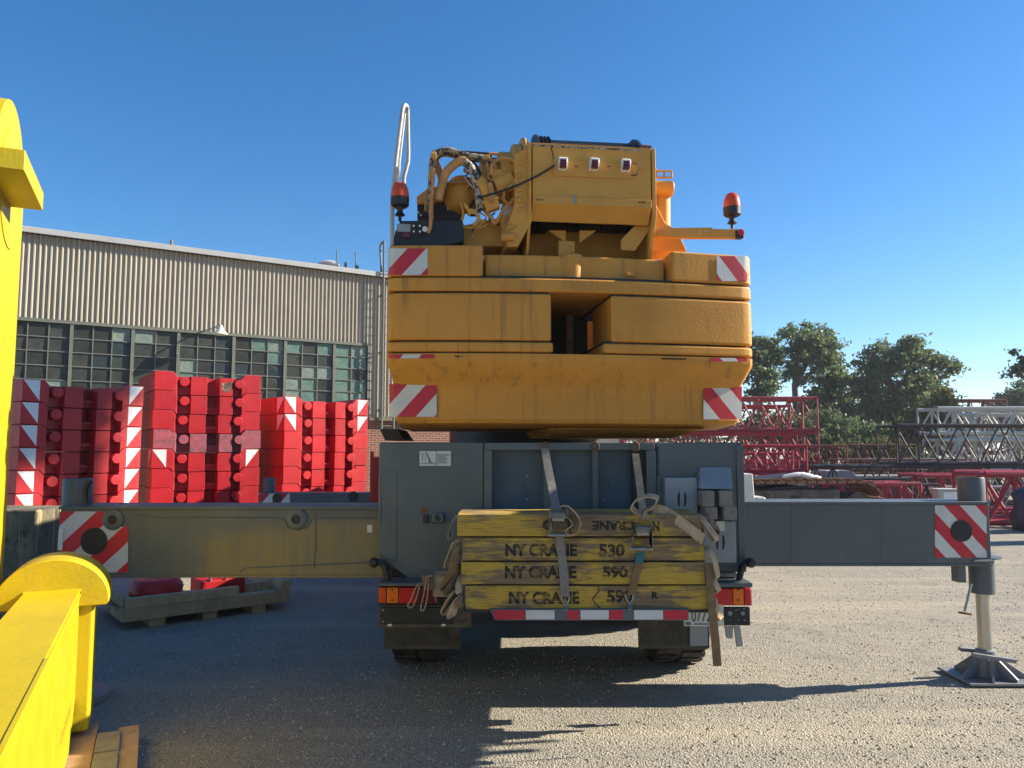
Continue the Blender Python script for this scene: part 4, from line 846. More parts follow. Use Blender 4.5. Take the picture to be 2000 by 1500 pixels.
# ratchet straps
def rstrap(name, label, up, low, rat, hook, mat_up, mat_low, w=.028):
    t = thing(name, label, 'ratchet strap', P(*low[-1][:2], YM), 'ratchet straps over the timber mats')
    obj('upper_webbing', MB().ribbon(spline([P(x, y, Y) for x, y, Y in up], 5), (w, 0, 0), .003), mat_up, t)
    obj('lower_webbing', MB().ribbon(spline([P(x, y, Y) for x, y, Y in low], 5), (w, 0, 0), .003), mat_low, t)
    (x0, y0), (x1, y1) = rat; fr = MB()
    for s in (-1, 1): fr.prism([P(x0 + s * 14, y0, YM - .015), P(x0 + s * 17, y0 + 10, YM - .015), P(x1 + s * 15, y1 - 12, YM - .015), P(x1 + s * 22, y1, YM - .015), P(x1 + s * 22, y1, YM - .07), P(x1 + s * 16, y1 - 14, YM - .07), P(x0 + s * 17, y0 + 8, YM - .07), P(x0 + s * 14, y0, YM - .07)], (.004 * s, 0, 0))
    rt = obj('ratchet_frame', fr, 'steel', t)
    obj('handle_bar', MB().cyl(P(x1 - 23, y1, YM - .05), P(x1 + 23, y1, YM - .05), .011, n=10), 'steel', rt); obj('spindle', MB().cyl(P(x0 - 15, y0 + 18, YM - .04), P(x0 + 15, y0 + 18, YM - .04), .022, n=14), 'webbing_grey', rt)
    obj('pawl', MB().obox(P(x0 - 12, y0 + 30, YM - .055), (.08, 0, 0), (0, .02, 0), (0, 0, .02)), 'steel', rt, .003)
    hx, hy = hook
    obj('wire_hook', MB().tube(spline([P(hx - 8, hy, YM - .012), P(hx - 6, hy + 10, YM - .012), P(hx, hy + 18, YM - .012), P(hx - 2, hy + 26, YM - .03), P(hx + 3, hy + 30, YM - .04), P(hx + 3, hy + 18, YM - .014), P(hx + 8, hy + 8, YM - .012), P(hx + 7, hy, YM - .012)]), .006, 8), 'steel', t)
    return t
s1 = rstrap('ratchet_strap', 'grey ratchet strap with a coiled tail on the timber mats', [(1064, 876, YC - .03), (1070, 910, YC - .1), (1080, 960, YC - .25), (1086, 992, YM + .03), (1090, 1002, YM - .008), (1092, 1010, YM - .02)], [(1092, 1040, YM - .02), (1094, 1060, YM - .013), (1100, 1110, YM - .013), (1104, 1165, YM - .013)], ((1090, 988), (1094, 1045)), (1104, 1163), 'webbing_grey', 'webbing_grey')
obj('strap_tail', MB().ribbon(spline([P(x, y, YM - .04 + d) for x, y, d in ((1094, 990, 0), (1108, 988, -.02), (1126, 1004, -.02), (1134, 1022, -.02), (1128, 1040, -.02), (1112, 1044, -.02), (1106, 1036, -.02), (1118, 1024, -.02), (1110, 1012, 0), (1100, 1010, 0))], 6), (.003, .026, 0), .003), 'webbing_tan', s1)
s2 = rstrap('ratchet_strap', 'tan ratchet strap with teal patch and knotted tail on the timber mats', [(1241, 886, YC - .02), (1246, 920, YC - .08), (1252, 968, YC - .3), (1256, 996, YM + .03), (1258, 1006, YM - .008), (1259, 1014, YM - .02)], [(1252, 1072, YM - .02), (1248, 1100, YM - .013), (1240, 1130, YM - .013), (1232, 1162, YM - .013)], ((1256, 1016), (1252, 1072)), (1229, 1160), 'webbing_tan', 'webbing_brown', .025)
obj('teal_patch', MB().ribbon([P(1252, 1077, YM - .019), P(1247, 1100, YM - .019)], (.026, 0, 0), .003), 'teal_tape', s2)
obj('strap_knot', MB().ribbon(spline([P(x, y, YM + d) for x, y, d in ((1262, 1000, .02), (1248, 1002, .0), (1234, 990, -.02), (1244, 976, -.02), (1266, 968, -.02), (1284, 974, .0), (1276, 990, .02), (1262, 996, -.01), (1258, 1012, -.03))], 6), (.012, .026, .01), .004), 'webbing_tan', s2)
obj('strap_tail', MB().ribbon(spline([P(x, y, YM + d) for x, y, d in ((1276, 994, .05), (1300, 1000, .03), (1330, 1020, -.012), (1356, 1040, -.012), (1374, 1054, -.012))], 6), (.012, 0, .032), .003), 'webbing_tan', s2)
ds = thing('hanging_strap', 'long brown webbing strap hanging from the mat end almost to the ground', 'strap', P(1401, 1300, YM - .02))
obj('webbing', MB().ribbon(spline([P(1384, 1100, YM - .0), P(1387, 1140, YM - .03), P(1392, 1200, YM - .03), P(1398, 1260, YM - .03), P(1401, 1301, YM - .03)]), (.027, .004, 0), .003), 'webbing_brown', ds)
obj('stitched_end', MB().ribbon([P(1398, 1262, YM - .034), P(1401, 1299, YM - .034)], (.0275, .004, 0), .002), 'webbing_brown', ds)

# ================================================================== RED COUNTERWEIGHT STACKS
SW_, SH_, SLN = 1.85, .345, 2.0
def make_slab():
    t = thing('counterweight_slab', 'x', 'counterweight')
    pts = [(.30, 0), (.38, 0), (.40, .16), (.60, .16), (.61, .02), (.89, .02), (.91, .34), (1.09, .34), (1.11, .02), (1.34, .02), (1.36, .16), (1.56, .16), (1.58, 0), (1.55, 0.0)]
    pts = [(.26, .01), (.38, .01), (.40, .16), (.60, .16), (.61, .02), (.89, .02), (.92, .34), (1.09, .34), (1.11, .02), (1.34, .02), (1.36, .16), (1.56, .16), (1.585, .01), (1.60, .01), (1.60, SLN), (.26, SLN)]
    obj('body', MB().prism([(x, y, .004) for x, y in pts], (0, 0, SH_ - .012)), 'red_paint', t, .006)
    for x0, x1 in ((0, .30), (1.57, 1.85)):
        z0, z1 = .075, SH_ + .067; inn, out = (x1, x0) if x0 == 0 else (x0, x1)
        s = 1 if x0 == 0 else -1
        obj('corner_block', MB().prism([(out, 0, z0), (out, 0, z1), (inn - .0 * s, 0, z1), (inn + .07 * s, 0, z1 - .07), (inn + .07 * s, 0, z0 - .067), (inn, 0, z0)], (0, SLN, 0)), 'red_paint', t, .006)
    for x in (.50, 1.46): obj('lug', MB().cyl((x, .22, SH_ * .68), (x, -.01, SH_ * .68), .082, n=20), 'red_paint', t, .006)
    obj('rung', MB().box((.88, .10, SH_ * .30), (1.12, .14, SH_ * .34)), 'lattice_pink', t)
    obj('shelf', MB().box((.90, .2, SH_ * .05), (1.10, .36, SH_ * .4)), 'red_paint', t)
    return t
def tri_mark(t, side, h=.33):
    z0, z1 = .085, SH_ + .055; x = .0 if side == 'l' else SW_
    if side == 'l': q = [(.01, -.003, z1), (.24, -.003, z1), (.24, -.003, z0)]
    elif side == 'r': q = [(SW_ - .01, -.003, z1), (SW_ - .24, -.003, z1), (SW_ - .24, -.003, z0)]
    else: q = [(-.003, .01, z1), (-.003, .34, z1), (-.003, .34, z0)]
    return obj('white_triangle', MB().prism(q, (0, .002, 0) if side != 's' else (.002, 0, 0)), 'white_paint', t, smooth=0)
proto = make_slab()
first = True
ORD = ['top', 'second', 'third', 'fourth', 'fifth', 'sixth', 'seventh', 'eighth', 'ninth', 'tenth']
stacks = [('shaded red stack beside the yellow column, white triangles on both corners', 40, 11.5, 53, 8, .08, 'all'), ('tallest red stack, between the two other red stacks', 300, 13.5, 33, 9, .06, 'mid'), ('red stack closest to the brick wall', 556, 15.1, 40, 8, .06, 'top')]
for desc, px, Y, ang, n, zb0, marks in stacks:
    x0 = (px - 1000) / FPX * Y; e = V((math.cos(R(ang)), math.sin(R(ang)), 0)); nrm = V((-e.y, e.x, 0))
    for s in (.25, 1.6):
        tb = thing('bearer_timber', '%s timber bearer beneath the %s' % ('outer' if s < 1 else 'inner', desc.split(',')[0]), 'timber', (0, 0, 0), 'bearers under the red stacks')
        o_ = V((x0, Y, 0)) + e * s; obj('beam', MB().obox(o_, e * .12, nrm * SLN, V((0, 0, zb0))), 'pallet_wood', tb)
    for k in range(n):
        t = proto if first else copy_tree(proto)
        first = False
        t.location = V((x0, Y, zb0 + k * SH_)) + e * RNG.normal(0, .008) + nrm * RNG.normal(0, .006); t.rotation_euler = (0, 0, R(ang) + RNG.normal(0, .004))
        rank = n - 1 - k; faded = marks == 'mid' and rank == 3
        tag(t, '%s slab of the %s' % (ORD[rank] + ('' if rank == 0 else ' from top'), desc.split(', white')[0]), 'counterweight', 'red counterweight slabs in stacks')
        ms = {'all': ['l', 'r'], 'mid': ['l', 'r', 's'] if rank == 4 else [], 'top': ['l', 'r', 's'] if rank < 2 else []}[marks]
        t['_marks'] = ''.join(ms)
        if faded:
            for c in t.children: c.data = c.data.copy(); c.data.materials[0] = M('red_faded')
            t['label'] = 'faded pinkish slab, fourth from top of the tallest red stack'
        if marks == 'mid' and rank == 0:
            t['label'] = 'top slab of the tallest red stack, with a chipped pale paint patch'
slabs = [o for o in bpy.data.objects if o.name.startswith('counterweight_slab') and o.parent is None]
for t in slabs:
    ms = t['_marks']; del t['_marks']; loc = t.location.copy(); t.location = (0, 0, 0)
    for s in ms: tri_mark(t, s)
    if 'chipped' in t['label']:
        c = [(.0, .0), (.03, .06), (-.01, .1), (.06, .12), (.12, .11), (.15, .15), (.19, .14), (.18, .05), (.15, -.03), (.07, -.05)]
        obj('paint_chip', MB().prism([(1.14 + x, .016, .13 + z) for x, z in c], (0, .002, 0)), 'concrete_old', t, smooth=0)
        obj('chip_core', MB().box((1.2, .012, .15), (1.255, .02, .21)), 'rust', t)
    t.location = loc

# ================================================================== YELLOW LIFTING FRAMES
E = V((-.423, .906, 0)).normalized(); N = V((E.y, -E.x, 0))
fe = V((-2.644, 4.79, 0)); bw = .285; zb0, zt0 = .12, 1.0
fb = thing('spreader_beam', 'bright yellow steel box beam with half round end, lying on timber blocks', 'steel beam', fe - E * 1.9)
L = 3.7
obj('beam_web', MB().prism([fe + V((0, 0, zb0 + .22)), fe + V((0, 0, zt0 - .06)), fe - E * .06 + V((0, 0, zt0 - .02)), fe - E * L + V((0, 0, zt0 - .02)), fe - E * L + V((0, 0, zb0)), fe - E * .25 + V((0, 0, zb0))], -N * bw), 'frame_yellow', fb, .004)
obj('top_plate', MB().obox(fe - E * L + N * .004 + V((0, 0, zt0 - .022)), E * L, -N * (bw + .008), V((0, 0, .022))), 'frame_yellow', fb, .003)
obj('cover_plate', MB().obox(fe - E * L + N * .002 + V((0, 0, zt0 - .06)), E * (L - 1.75), N * .02, V((0, 0, .064))), 'frame_yellow', fb, .003)
obj('end_post', MB().obox(fe + E * .002 - N * (bw + .02) + V((0, 0, zb0 + .02)), E * .36, N * (bw + .1), V((0, 0, .84))), 'frame_yellow', fb, .02)
cz = .925; cc = fe - N * (bw / 2); Rr = .305
pts = [cc + N * (Rr * math.cos(t)) + V((0, 0, cz + Rr * .85 * math.sin(t))) for t in [math.pi * i / 28 for i in range(29)]]
pts = [cc + N * (Rr - .02) + V((0, 0, cz - .03))] + [cc + N * Rr + V((0, 0, cz - .012))] + pts[1:-1] + [cc - N * Rr + V((0, 0, cz - .012)), cc - N * (Rr - .02) + V((0, 0, cz - .03))]
obj('half_round_end', MB().prism([p - E * .03 for p in pts], E * .42), 'frame_yellow', fb, .008)
obj('corner_weld', MB().cyl(fe + N * .01 + V((0, 0, zt0 - .01)) - E * .03, fe - N * (bw + .01) + V((0, 0, zt0 - .01)) - E * .03, .013, n=8), 'frame_yellow', fb)
text('lettering', 'COUNTERWEIGHT', 'stencil_ink', fb, fe - E * .86 + N * .0065 + V((0, 0, .36)), E, (0, 0, 1), .05, .58)
# column
ce = V((P(47, 380, 5.0).x, 5.0, 0)); fc = thing('lifting_column', 'tall bright yellow steel column with rounded head and side bar', 'steel column', ce - E * .55)
cw = .5; zc = 3.44
pr = [(0, .0), (0, zc)] + [(cw - cw * math.cos(t), zc + cw * math.sin(t)) for t in [math.pi * i / 24 for i in range(1, 24)]] + [(2 * cw, zc), (2 * cw, 0)]
obj('column_plate', MB().prism([ce - E * a + V((0, 0, z + .005)) for a, z in pr], -N * .5), 'frame_yellow', fc, .006)
obj('pin_boss', MB().cyl(ce - E * cw + V((0, 0, zc - .02)), ce - E * cw + N * .006 + V((0, 0, zc - .02)), .36, n=48), 'frame_yellow', fc)
bn = PZ(48, 322, 3.33)
bs_ = V((bn.x, bn.y, 3.30)); dist = (bs_ - ce).dot(N)
obj('side_bar', MB().obox(bs_ - N * (dist - .002), E * .75, N * (dist - .002), V((0, 0, .11))), 'frame_yellow', fc, .004)
obj('foot_plate', MB().obox(ce - E * 1.2 - N * .6 + V((0, 0, .004)), E * 1.3, N * .7, V((0, 0, .03))), 'frame_yellow', fc, .004)
for z_ in (3.295, 3.415): obj('weld_bead', MB().tube([bs_ - N * (dist - .004) + V((0, 0, z_ - 3.30)) + E * (.75 * i / 14) + N * .004 * (i % 2) for i in range(15)], .007, 6), 'frame_yellow', fc)
obj('weld_bead', MB().tube([fe - E * (.08 + 1.6 * i / 40) + N * (.006 + .002 * (i % 2)) + V((0, 0, zt0 - .026)) for i in range(41)], .006, 6), 'frame_yellow', fb)
# timbers below
def timber(label, p, d, l, wv, h, mat, z=0.):
    t = thing('timber_block', label, 'timber', p); n_ = V((d.y, -d.x, 0)) * wv
    obj('timber', MB().obox(V(p) + V((0, 0, z)), d * l, n_, V((0, 0, h))), mat, t, .004)
D_ = -E
timber('pale new timber plank on the gravel right of the yellow beam', PZ(233, 1420, .1).xy.to_3d(), D_, .95, -.115, .1, 'fresh_wood')
timber('cracked grey timber block between the plank and the yellow beam', PZ(190, 1432, .12).xy.to_3d(), D_, .32, -.13, .12, 'grey_wood')
timber('second grey timber block in line with the cracked one, nearer the lettering', PZ(190, 1432, .12).xy.to_3d() + D_ * .34, D_, .5, -.13, .115, 'grey_wood')
timber('long brown timber bearer lying lengthwise under the yellow beam', PZ(160, 1415, .11).xy.to_3d() - N * .05, D_, 1.5, -.145, .112, 'fresh_wood')
timber('timber bearer deep under the hidden end of the yellow beam', (fe - E * 3.2 - N * .26).xy.to_3d(), N, .5, .2, .118, 'grey_wood')

# ================================================================== CONCRETE BLOCKS, SKID
cb = V((P(68, 1000, 7.0).x, 7.0, 0))
for k, lab in ((0, 'stained concrete block at the bottom of the pile behind the yellow column'), (1, 'dark stained concrete block on top of the pile behind the yellow column')):
    t = thing('concrete_block', lab, 'concrete block', cb + V((0, 0, k * .655)))
    obj('block', MB().box((cb.x - 1.5, 7.0 + k * .03, k * .655), (cb.x + (.0 if k else .04), 7.62, k * .655 + .645)), 'concrete_old', t, .025, 3)
sk = PZ(238, 1214, .1); skd = (PZ(565, 1172, .1) - sk); skd.z = 0; LN = skd.length; skd.normalize(); skn = V((-skd.y, skd.x, 0)); sk.z = 0
pal = thing('timber_skid', 'rough timber skid with raised edge boards holding red steel parts', 'pallet', sk)
for s in (.35, LN * .5, LN - .35): obj('runner', MB().obox(sk + skd * (s - .07) + skn * .03, skd * .15, skn * 1.2, V((0, 0, .085))), 'pallet_wood', pal, .004)
for k in range(7): obj('deck_board', MB().obox(sk + skd * 0 + skn * (k * .18) + V((0, 0, .087)), skd * LN, skn * (.165 if k else .17), V((0, 0, .13 if k == 0 else .09))), 'pallet_wood', pal, .004)
obj('edge_board', MB().obox(sk + skd * .04 + V((0, 0, .219)), skd * 1.15, skn * .09, V((0, 0, .10))), 'pallet_wood', pal, .004)
obj('edge_board', MB().obox(sk + skd * 1.25 + skn * .35 + V((0, 0, .18)), skd * .7, skn * .1, V((0, 0, .10))), 'pallet_wood', pal, .004)
obj('edge_board', MB().obox(sk + skd * (LN - .1) + V((0, 0, .219)), skd * .09, skn * 1.1, V((0, 0, .11))), 'pallet_wood', pal, .004)
obj('edge_board', MB().obox(sk + skd * .02 + skn * .1 + V((0, 0, .219)), skd * .09, skn * 1.0, V((0, 0, .09))), 'pallet_wood', pal, .004)
c = sk + skd * .42 + skn * .4 + V((0, 0, .18)); t = thing('red_drum', 'low round red steel hub on the timber skid', 'steel part', c)
obj('drum', MB().lathe(c, (0, 0, 1), [(.25, 0), (.27, .04), (.27, .2), (.22, .26), (.1, .27)], 32), 'red_paint', t); obj('bolt', MB().cyl(c + skd * .2 - skn * .17 + V((0, 0, .1)), c + skd * .22 - skn * .2 + V((0, 0, .2)), .014, n=8), 'steel', t)
c = sk + skd * .85 + skn * .25 + V((0, 0, .18)); t = thing('red_bracket', 'square red steel bracket with shackle on the timber skid', 'steel part', c)
obj('bracket', MB().obox(c, skd * .5, skn * .4, V((0, 0, .20))), 'red_paint', t, .02, 3); obj('shackle', MB().tube(spline([c + skd * .1 + V((0, 0, .2)), c + skd * .12 + V((0, 0, .25)), c + skd * .25 + V((0, 0, .25)), c + skd * .28 + V((0, 0, .2))]), .016, 8), 'steel', t)
# ================================================================== LATTICE BOOMS
def lattice(label, x0, x1, Y, z0, z1, dep, bays, mat, rc=.045, rb=.022, turn=0., group='lattice boom sections in the yard', ends=True):
    a = P(x0, 900, Y); b = P(x1, 900, Y); L_ = b.x - a.x
    t = thing('lattice_boom', label, 'lattice boom', (a.x, Y, z0), group)
    ex = V((math.cos(R(turn)), math.sin(R(turn)), 0)); ey = V((-ex.y, ex.x, 0)); o0 = V((a.x, Y, 0))
    c = [(0, z0 + rc), (dep, z0 + rc), (0, z1 - rc), (dep, z1 - rc)]
    pt = lambda s, k: o0 + ex * s + ey * c[k][0] + V((0, 0, c[k][1]))
    for k in range(4): obj('chord', MB().cyl(pt(0, k), pt(L_, k), rc, n=8), mat, t)
    bl = L_ / bays
    for (p, q) in ((0, 2), (1, 3), (0, 1), (2, 3)):
        mb = MB()
        for i in range(bays):
            mb.cyl(pt(i * bl, p), pt((i + .5) * bl, q), rb, n=6); mb.cyl(pt((i + .5) * bl, q), pt((i + 1) * bl, p), rb, n=6)
        if ends:
            mb.cyl(pt(0, p), pt(0, q), rb, n=6); mb.cyl(pt(L_, p), pt(L_, q), rb, n=6)
            mb.cyl(pt(bl * .5, p), pt(bl * .5, q), rb, n=6); mb.cyl(pt(L_ - bl * .5, p), pt(L_ - bl * .5, q), rb, n=6)
        obj('lacing', mb, mat, t)
    return t
def bearer(px, Y, dep, lab, h=.12):
    x = P(px, 900, Y).x; t = thing('bearer_timber', lab, 'timber', (x, Y, 0)); obj('timber', MB().box((x, Y - .1, 0), (x + .2, Y + dep + .1, h)), 'pallet_wood', t)
for k, (z0, z1, nm) in enumerate(((.12, 1.29, 'bottom'), (1.29, 2.55, 'middle'), (2.55, 3.9, 'top'))):
    lattice('dark red lattice boom section, %s tier of the pile in front of the trees' % nm, 1180, 1600, 30, z0, z1, 1.5, 7, 'lattice_red' if k < 2 else 'lattice_pink', .06, .032)
bearer(1240, 30, 1.5, 'timber bearer under the far end of the three tier red boom pile'); bearer(1560, 30, 1.5, 'timber bearer under the open end of the three tier red boom pile')
for k, (z0, z1, nm) in enumerate(((.25, 1.2, 'lower'), (1.2, 1.98, 'upper'))):
    lattice('bright red lattice boom section, %s one of the sunlit pair' % nm, 1230, 1576, 22, z0, z1, 1.1, 6, 'lattice_red', .045, .026)
bearer(1300, 22, 1.1, 'timber bearer under the crane side end of the bright red pair', .25); bearer(1540, 22, 1.1, 'timber bearer under the open end of the bright red pair', .25)
lattice('slim maroon lattice boom reaching past the red pile', 1400, 1655, 27, 1.2, 2.0, .8, 6, 'lattice_maroon', .04, .022); lattice('maroon lattice boom under the slim maroon one', 1400, 1650, 27, .1, 1.2, .8, 5, 'lattice_maroon', .04, .022)
for z0, z1, nm, x0 in ((.1, 1.36, 'lower', 1590), (1.36, 2.64, 'upper', 1757)):
    lattice('black lattice boom section, %s of two' % nm, x0, 2230, 24, z0, z1, 1.4, 9 if x0 < 1700 else 6, 'lattice_black', .05, .026)
for z0, z1, nm, x0 in ((.05, 1.05, 'bottom', 1850), (1.05, 2.30, 'middle', 1845), (2.45, 3.62, 'top', 1836)):
    lattice('white lattice boom section, %s tier behind the black boom' % nm, x0, 2300, 32, z0, z1, 1.6, 8, 'lattice_white', .075, .042)
bearer(1900, 32, 1.6, 'timber spacer pile under the white lattice booms', .05)
for z0, z1, nm in ((.15, 1.65, 'bottom'), (1.65, 3.1, 'middle'), (3.1, 4.58, 'top')):
    lattice('far rusty red lattice boom, %s tier behind the white booms' % nm, 1858, 1972, 42, z0, z1, 1.5, 4, 'lattice_maroon', .06, .035)
lattice('short rusty brown lattice boom near the weeds', 1675, 1790, 30, 1.05, 2.05, .8, 4, 'lattice_brown', .045, .025); lattice('brown lattice boom under the short rusty one', 1660, 1860, 30, .05, 1.05, .8, 5, 'lattice_brown', .045, .025)
lattice('low pinkish red lattice boom section lying before the crawler track', 1612, 1796, 17.5, .08, 1.1, .9, 3, 'lattice_pink', .04, .03)
lattice('low black lattice boom on the ground beyond the pinkish one', 1600, 1830, 20.5, .06, .95, .9, 5, 'lattice_black', .045, .024)
lattice('low maroon lattice boom lying behind the black ones', 1590, 1900, 27.5, .06, .9, .8, 6, 'lattice_maroon', .04, .022, group=None) if 0 else None
lattice('heavy red lattice boom foot section at the yard edge', 1922, 2260, 18.5, .03, 1.32, 1.3, 3, 'lattice_red', .075, .045)
lattice('second heavy red lattice section behind the boom foot section', 1800, 2200, 21.6, .03, 1.15, 1.3, 6, 'lattice_red', .05, .03)
lattice('low maroon lattice boom lying before the far hedge', 1480, 1900, 35, .05, 1.0, .9, 9, 'lattice_maroon', .045, .026)
lattice('thin black jib lying just behind the plate pile', 1560, 1770, 21.6, .5, 1.05, .6, 7, 'lattice_black', .035, .02); lattice('thin black jib under the other thin jib', 1575, 1760, 21.5, .04, .5, .6, 6, 'lattice_black', .035, .02)
lattice('narrow brown jib resting across the weeds', 1630, 1900, 28.4, .9, 1.5, .6, 10, 'lattice_brown', .035, .02); lattice('narrow brown jib beneath the one across the weeds', 1640, 1880, 28.5, .05, .9, .6, 8, 'lattice_brown', .04, .02)
lattice('white jib section lying low behind the heavy red section', 1780, 2050, 23.2, .05, .75, .6, 8, 'lattice_white', .035, .02)
for k, (z0, z1, nm) in enumerate(((.12, 1.29, 'bottom'), (1.29, 2.55, 'middle'), (2.55, 3.75, 'top'))):
    lattice('red lattice boom section, %s tier of the pile hidden behind the first pile' % nm, 1200, 1570 - k * 12, 33, z0, z1, 1.5, 8, 'lattice_red', .06, .032)
lattice('bright red lattice boom lying behind the sunlit pair', 1250, 1560, 24.4, .1, 1.75, 1.2, 7, 'lattice_red', .045, .026)
lattice('white lattice boom behind the other white booms, topmost row', 1870, 2300, 35, 2.3, 3.5, 1.5, 9, 'lattice_white', .07, .04); lattice('white lattice boom behind the other white booms, lower row', 1880, 2300, 35, .1, 2.3, 1.5, 8, 'lattice_white', .07, .04)
# crawler track
def track():
    c = V((P(1468, 950, 15.6).x, 15.6, 0)); ex = V((math.cos(R(14)), math.sin(R(14)), 0)); ey = V((-ex.y, ex.x, 0)); Lk, h = 2.6, 1.22; r = h / 2 - .06
    t = thing('crawler_track', 'rusty crawler track frame with worn track shoes', 'crawler track', c)
    obj('track_frame', MB().obox(c + ex * -.9 + ey * .12 + V((0, 0, .2)), ex * (Lk + .45), ey * .6, V((0, 0, .82))), 'track_dark', t, .04)
    obj('frame_opening', MB().obox(c + ex * .25 + ey * .1 + V((0, 0, .5)), ex * .35, ey * .03, V((0, 0, .3))), 'black', t); obj('frame_opening', MB().obox(c + ex * .95 + ey * .1 + V((0, 0, .5)), ex * .2, ey * .03, V((0, 0, .4))), 'black', t)
    path = []; n = 15; s0 = -1.0
    per = [(s0 + i * (Lk - s0) / n, h - .05, 0) for i in range(n)] + [(Lk + math.sin(a) * r, h / 2 + math.cos(a) * r, a) for a in [math.pi * i / 7 for i in range(7)]] + [(Lk - i * (Lk - s0) / n, .06, math.pi) for i in range(n)] + [(s0 - math.sin(a) * r, h / 2 - math.cos(a) * r, math.pi + a) for a in [math.pi * i / 7 for i in range(7)]]
    for s, z, a in per:
        tg = ex * math.cos(a) - V((0, 0, math.sin(a))); nn_ = ex * math.sin(a) + V((0, 0, math.cos(a)))
        p = c + ex * s + V((0, 0, z)); obj('track_shoe', MB().obox(p - tg * .1 - nn_ * .03, tg * .19, ey * .8, nn_ * .05).obox(p - tg * .02, tg * .04, ey * .8, nn_ * .055), 'rust', t)
    for s in (.1, Lk): obj('track_wheel', MB().lathe(c + ex * s + ey * .1 + V((0, 0, h / 2)), ey, [(.08, -.04), (.12, 0), (.2, .02), (.3, .06), (r * .62, .02), (r * .62, .08), (r * .6, .6)], 24), 'track_dark', t)
track()
c = V((P(1462, 920, 19).x, 19, 0)); t = thing('steel_plate_pile', 'pile of dark steel plates tilted behind the crawler track', 'steel plates', c)
for k in range(5): obj('plate', MB().obox(c + V((-.5, 0, .05 + k * .2)), V((2.3 - k * .08, .2, .05 * k)), V((0, 1.4, 0)), V((0, 0, .17))), 'black' if k % 2 == 0 else 'lattice_black', t, .01)
c = P(1545, 940, 16.6); t = thing('tarp_roll', 'white crumpled sheet lying on top of the crawler track', 'sheet', (c.x, 16.2, 1.22))
mb = MB(); mb.tube(spline([V((c.x - .35, 16.1, 1.27)), V((c.x, 16.15, 1.32)), V((c.x + .3, 16.2, 1.27)), V((c.x + .5, 16.25, 1.25))]), [.02 + .028 * math.sin(i / 18 * 3.14) + .02 * random.random() for i in range(19)], 9); obj('sheet', mb, 'white_paint', t)
c = V((P(1462, 950, 13.5).x, 13.5, 0)); t = thing('white_box_door', 'pale blue white sheet metal box behind the grey crane tail', 'metal box', c); obj('box', MB().prism([(c.x - .25, 13.5, .02), (c.x + .16, 13.5, .02), (c.x + .08, 13.5, 1.42), (c.x - .25, 13.5, 1.42)], (0, .5, 0)), 'lamp_shade', t, .02); obj('lid', MB().box((c.x + .1, 13.45, .02), (c.x + .3, 13.9, 1.02)), 'lattice_white', t, .05)
xa_, xb_ = P(1600, 930, 26).x, P(1990, 930, 26).x
t = thing('white_pipe', 'long white steel pipe lying across low trestles', 'pipe', (xa_, 26, 0)); obj('pipe', MB().cyl((xa_, 26, .93), (xb_, 26.2, .93), .06, n=12), 'lattice_white', t)
for s in (.1, .5, .9):
    x = xa_ + (xb_ - xa_) * s; obj('trestle', MB().prism([(x - .3, 26.02, 0), (x + .3, 26.02, 0), (x + .05, 26.02, .87), (x - .05, 26.02, .87)], (0, .15, 0)), 'lattice_black', t)
c = V((P(1842, 960, 17.2).x, 17.2, 0)); t = thing('control_box', 'white control cabinet with papers beside the pinkish boom', 'cabinet', c); obj('cabinet', MB().box((c.x - .1, 17.2, .02), (c.x + .33, 17.5, .93)), 'lattice_white', t, .02); obj('door', MB().box((c.x + .0, 17.185, .2), (c.x + .29, 17.2, .9)), 'white_paint', t, .005); obj('hood', MB().box((c.x - .14, 17.15, .93), (c.x + .36, 17.55, .97)), 'lattice_white', t, .01)
c = V((P(2012, 960, 17.3).x, 17.3, 0)); t = thing('tarp_bundle', 'purple tarpaulin bundle at the red boom foot', 'tarp bundle', c)
mb = MB(); rg = []
for z, s in ((.01, .5), (.3, .55), (.6, .48), (.85, .5), (1.0, .3)): rg.append([V((c.x + .35 + s * math.cos(a) * (1 + .12 * math.sin(a * 5 + z * 7)), 17.6 + s * .8 * math.sin(a) * (1 + .1 * math.cos(a * 4 + z * 5)), z)) for a in [i * 2 * math.pi / 22 for i in range(22)]])
mb.loft(rg); obj('tarp', mb, 'tarp', t, smooth=60)
# scattered low yard clutter: stacked plates and pin boxes
for i, (px, Y, w_, h_, m_, lab) in enumerate(((1690, 22.8, 1.6, .9, 'lattice_black', 'black steel boom head lying among the low booms'), (1750, 19.2, .8, .95, 'lattice_maroon', 'maroon steel counterweight tray beside the pinkish boom'), (1640, 25.2, 1.2, 1.15, 'roof_metal', 'grey covered machine behind the low booms'), (1880, 28, 1.8, 1.3, 'lattice_brown', 'brown steel container behind the black booms'), (1760, 33, 5, 1.35, 'lattice_maroon', 'long maroon steel tray behind the brown booms'))):
    c = V((P(px, 900, Y).x, Y, 0)); t = thing(['steel_casting', 'weight_tray', 'covered_machine', 'steel_container', 'steel_tray'][i], lab, 'steel part', c)
    obj('body', MB().prism([(c.x - w_ / 2, Y, .02), (c.x + w_ / 2, Y, .02), (c.x + w_ / 2, Y, h_ * .8), (c.x + w_ * .3, Y, h_), (c.x - w_ * .4, Y, h_), (c.x - w_ / 2, Y, h_ * .7)], (0, .9, 0)), m_, t, .03)
    for s in (-.3, .05, .32): obj('rib', MB().box((c.x + s * w_ - .03, Y - .05, .02), (c.x + s * w_ + .03, Y + .01, h_ * .72)), m_, t, .01)

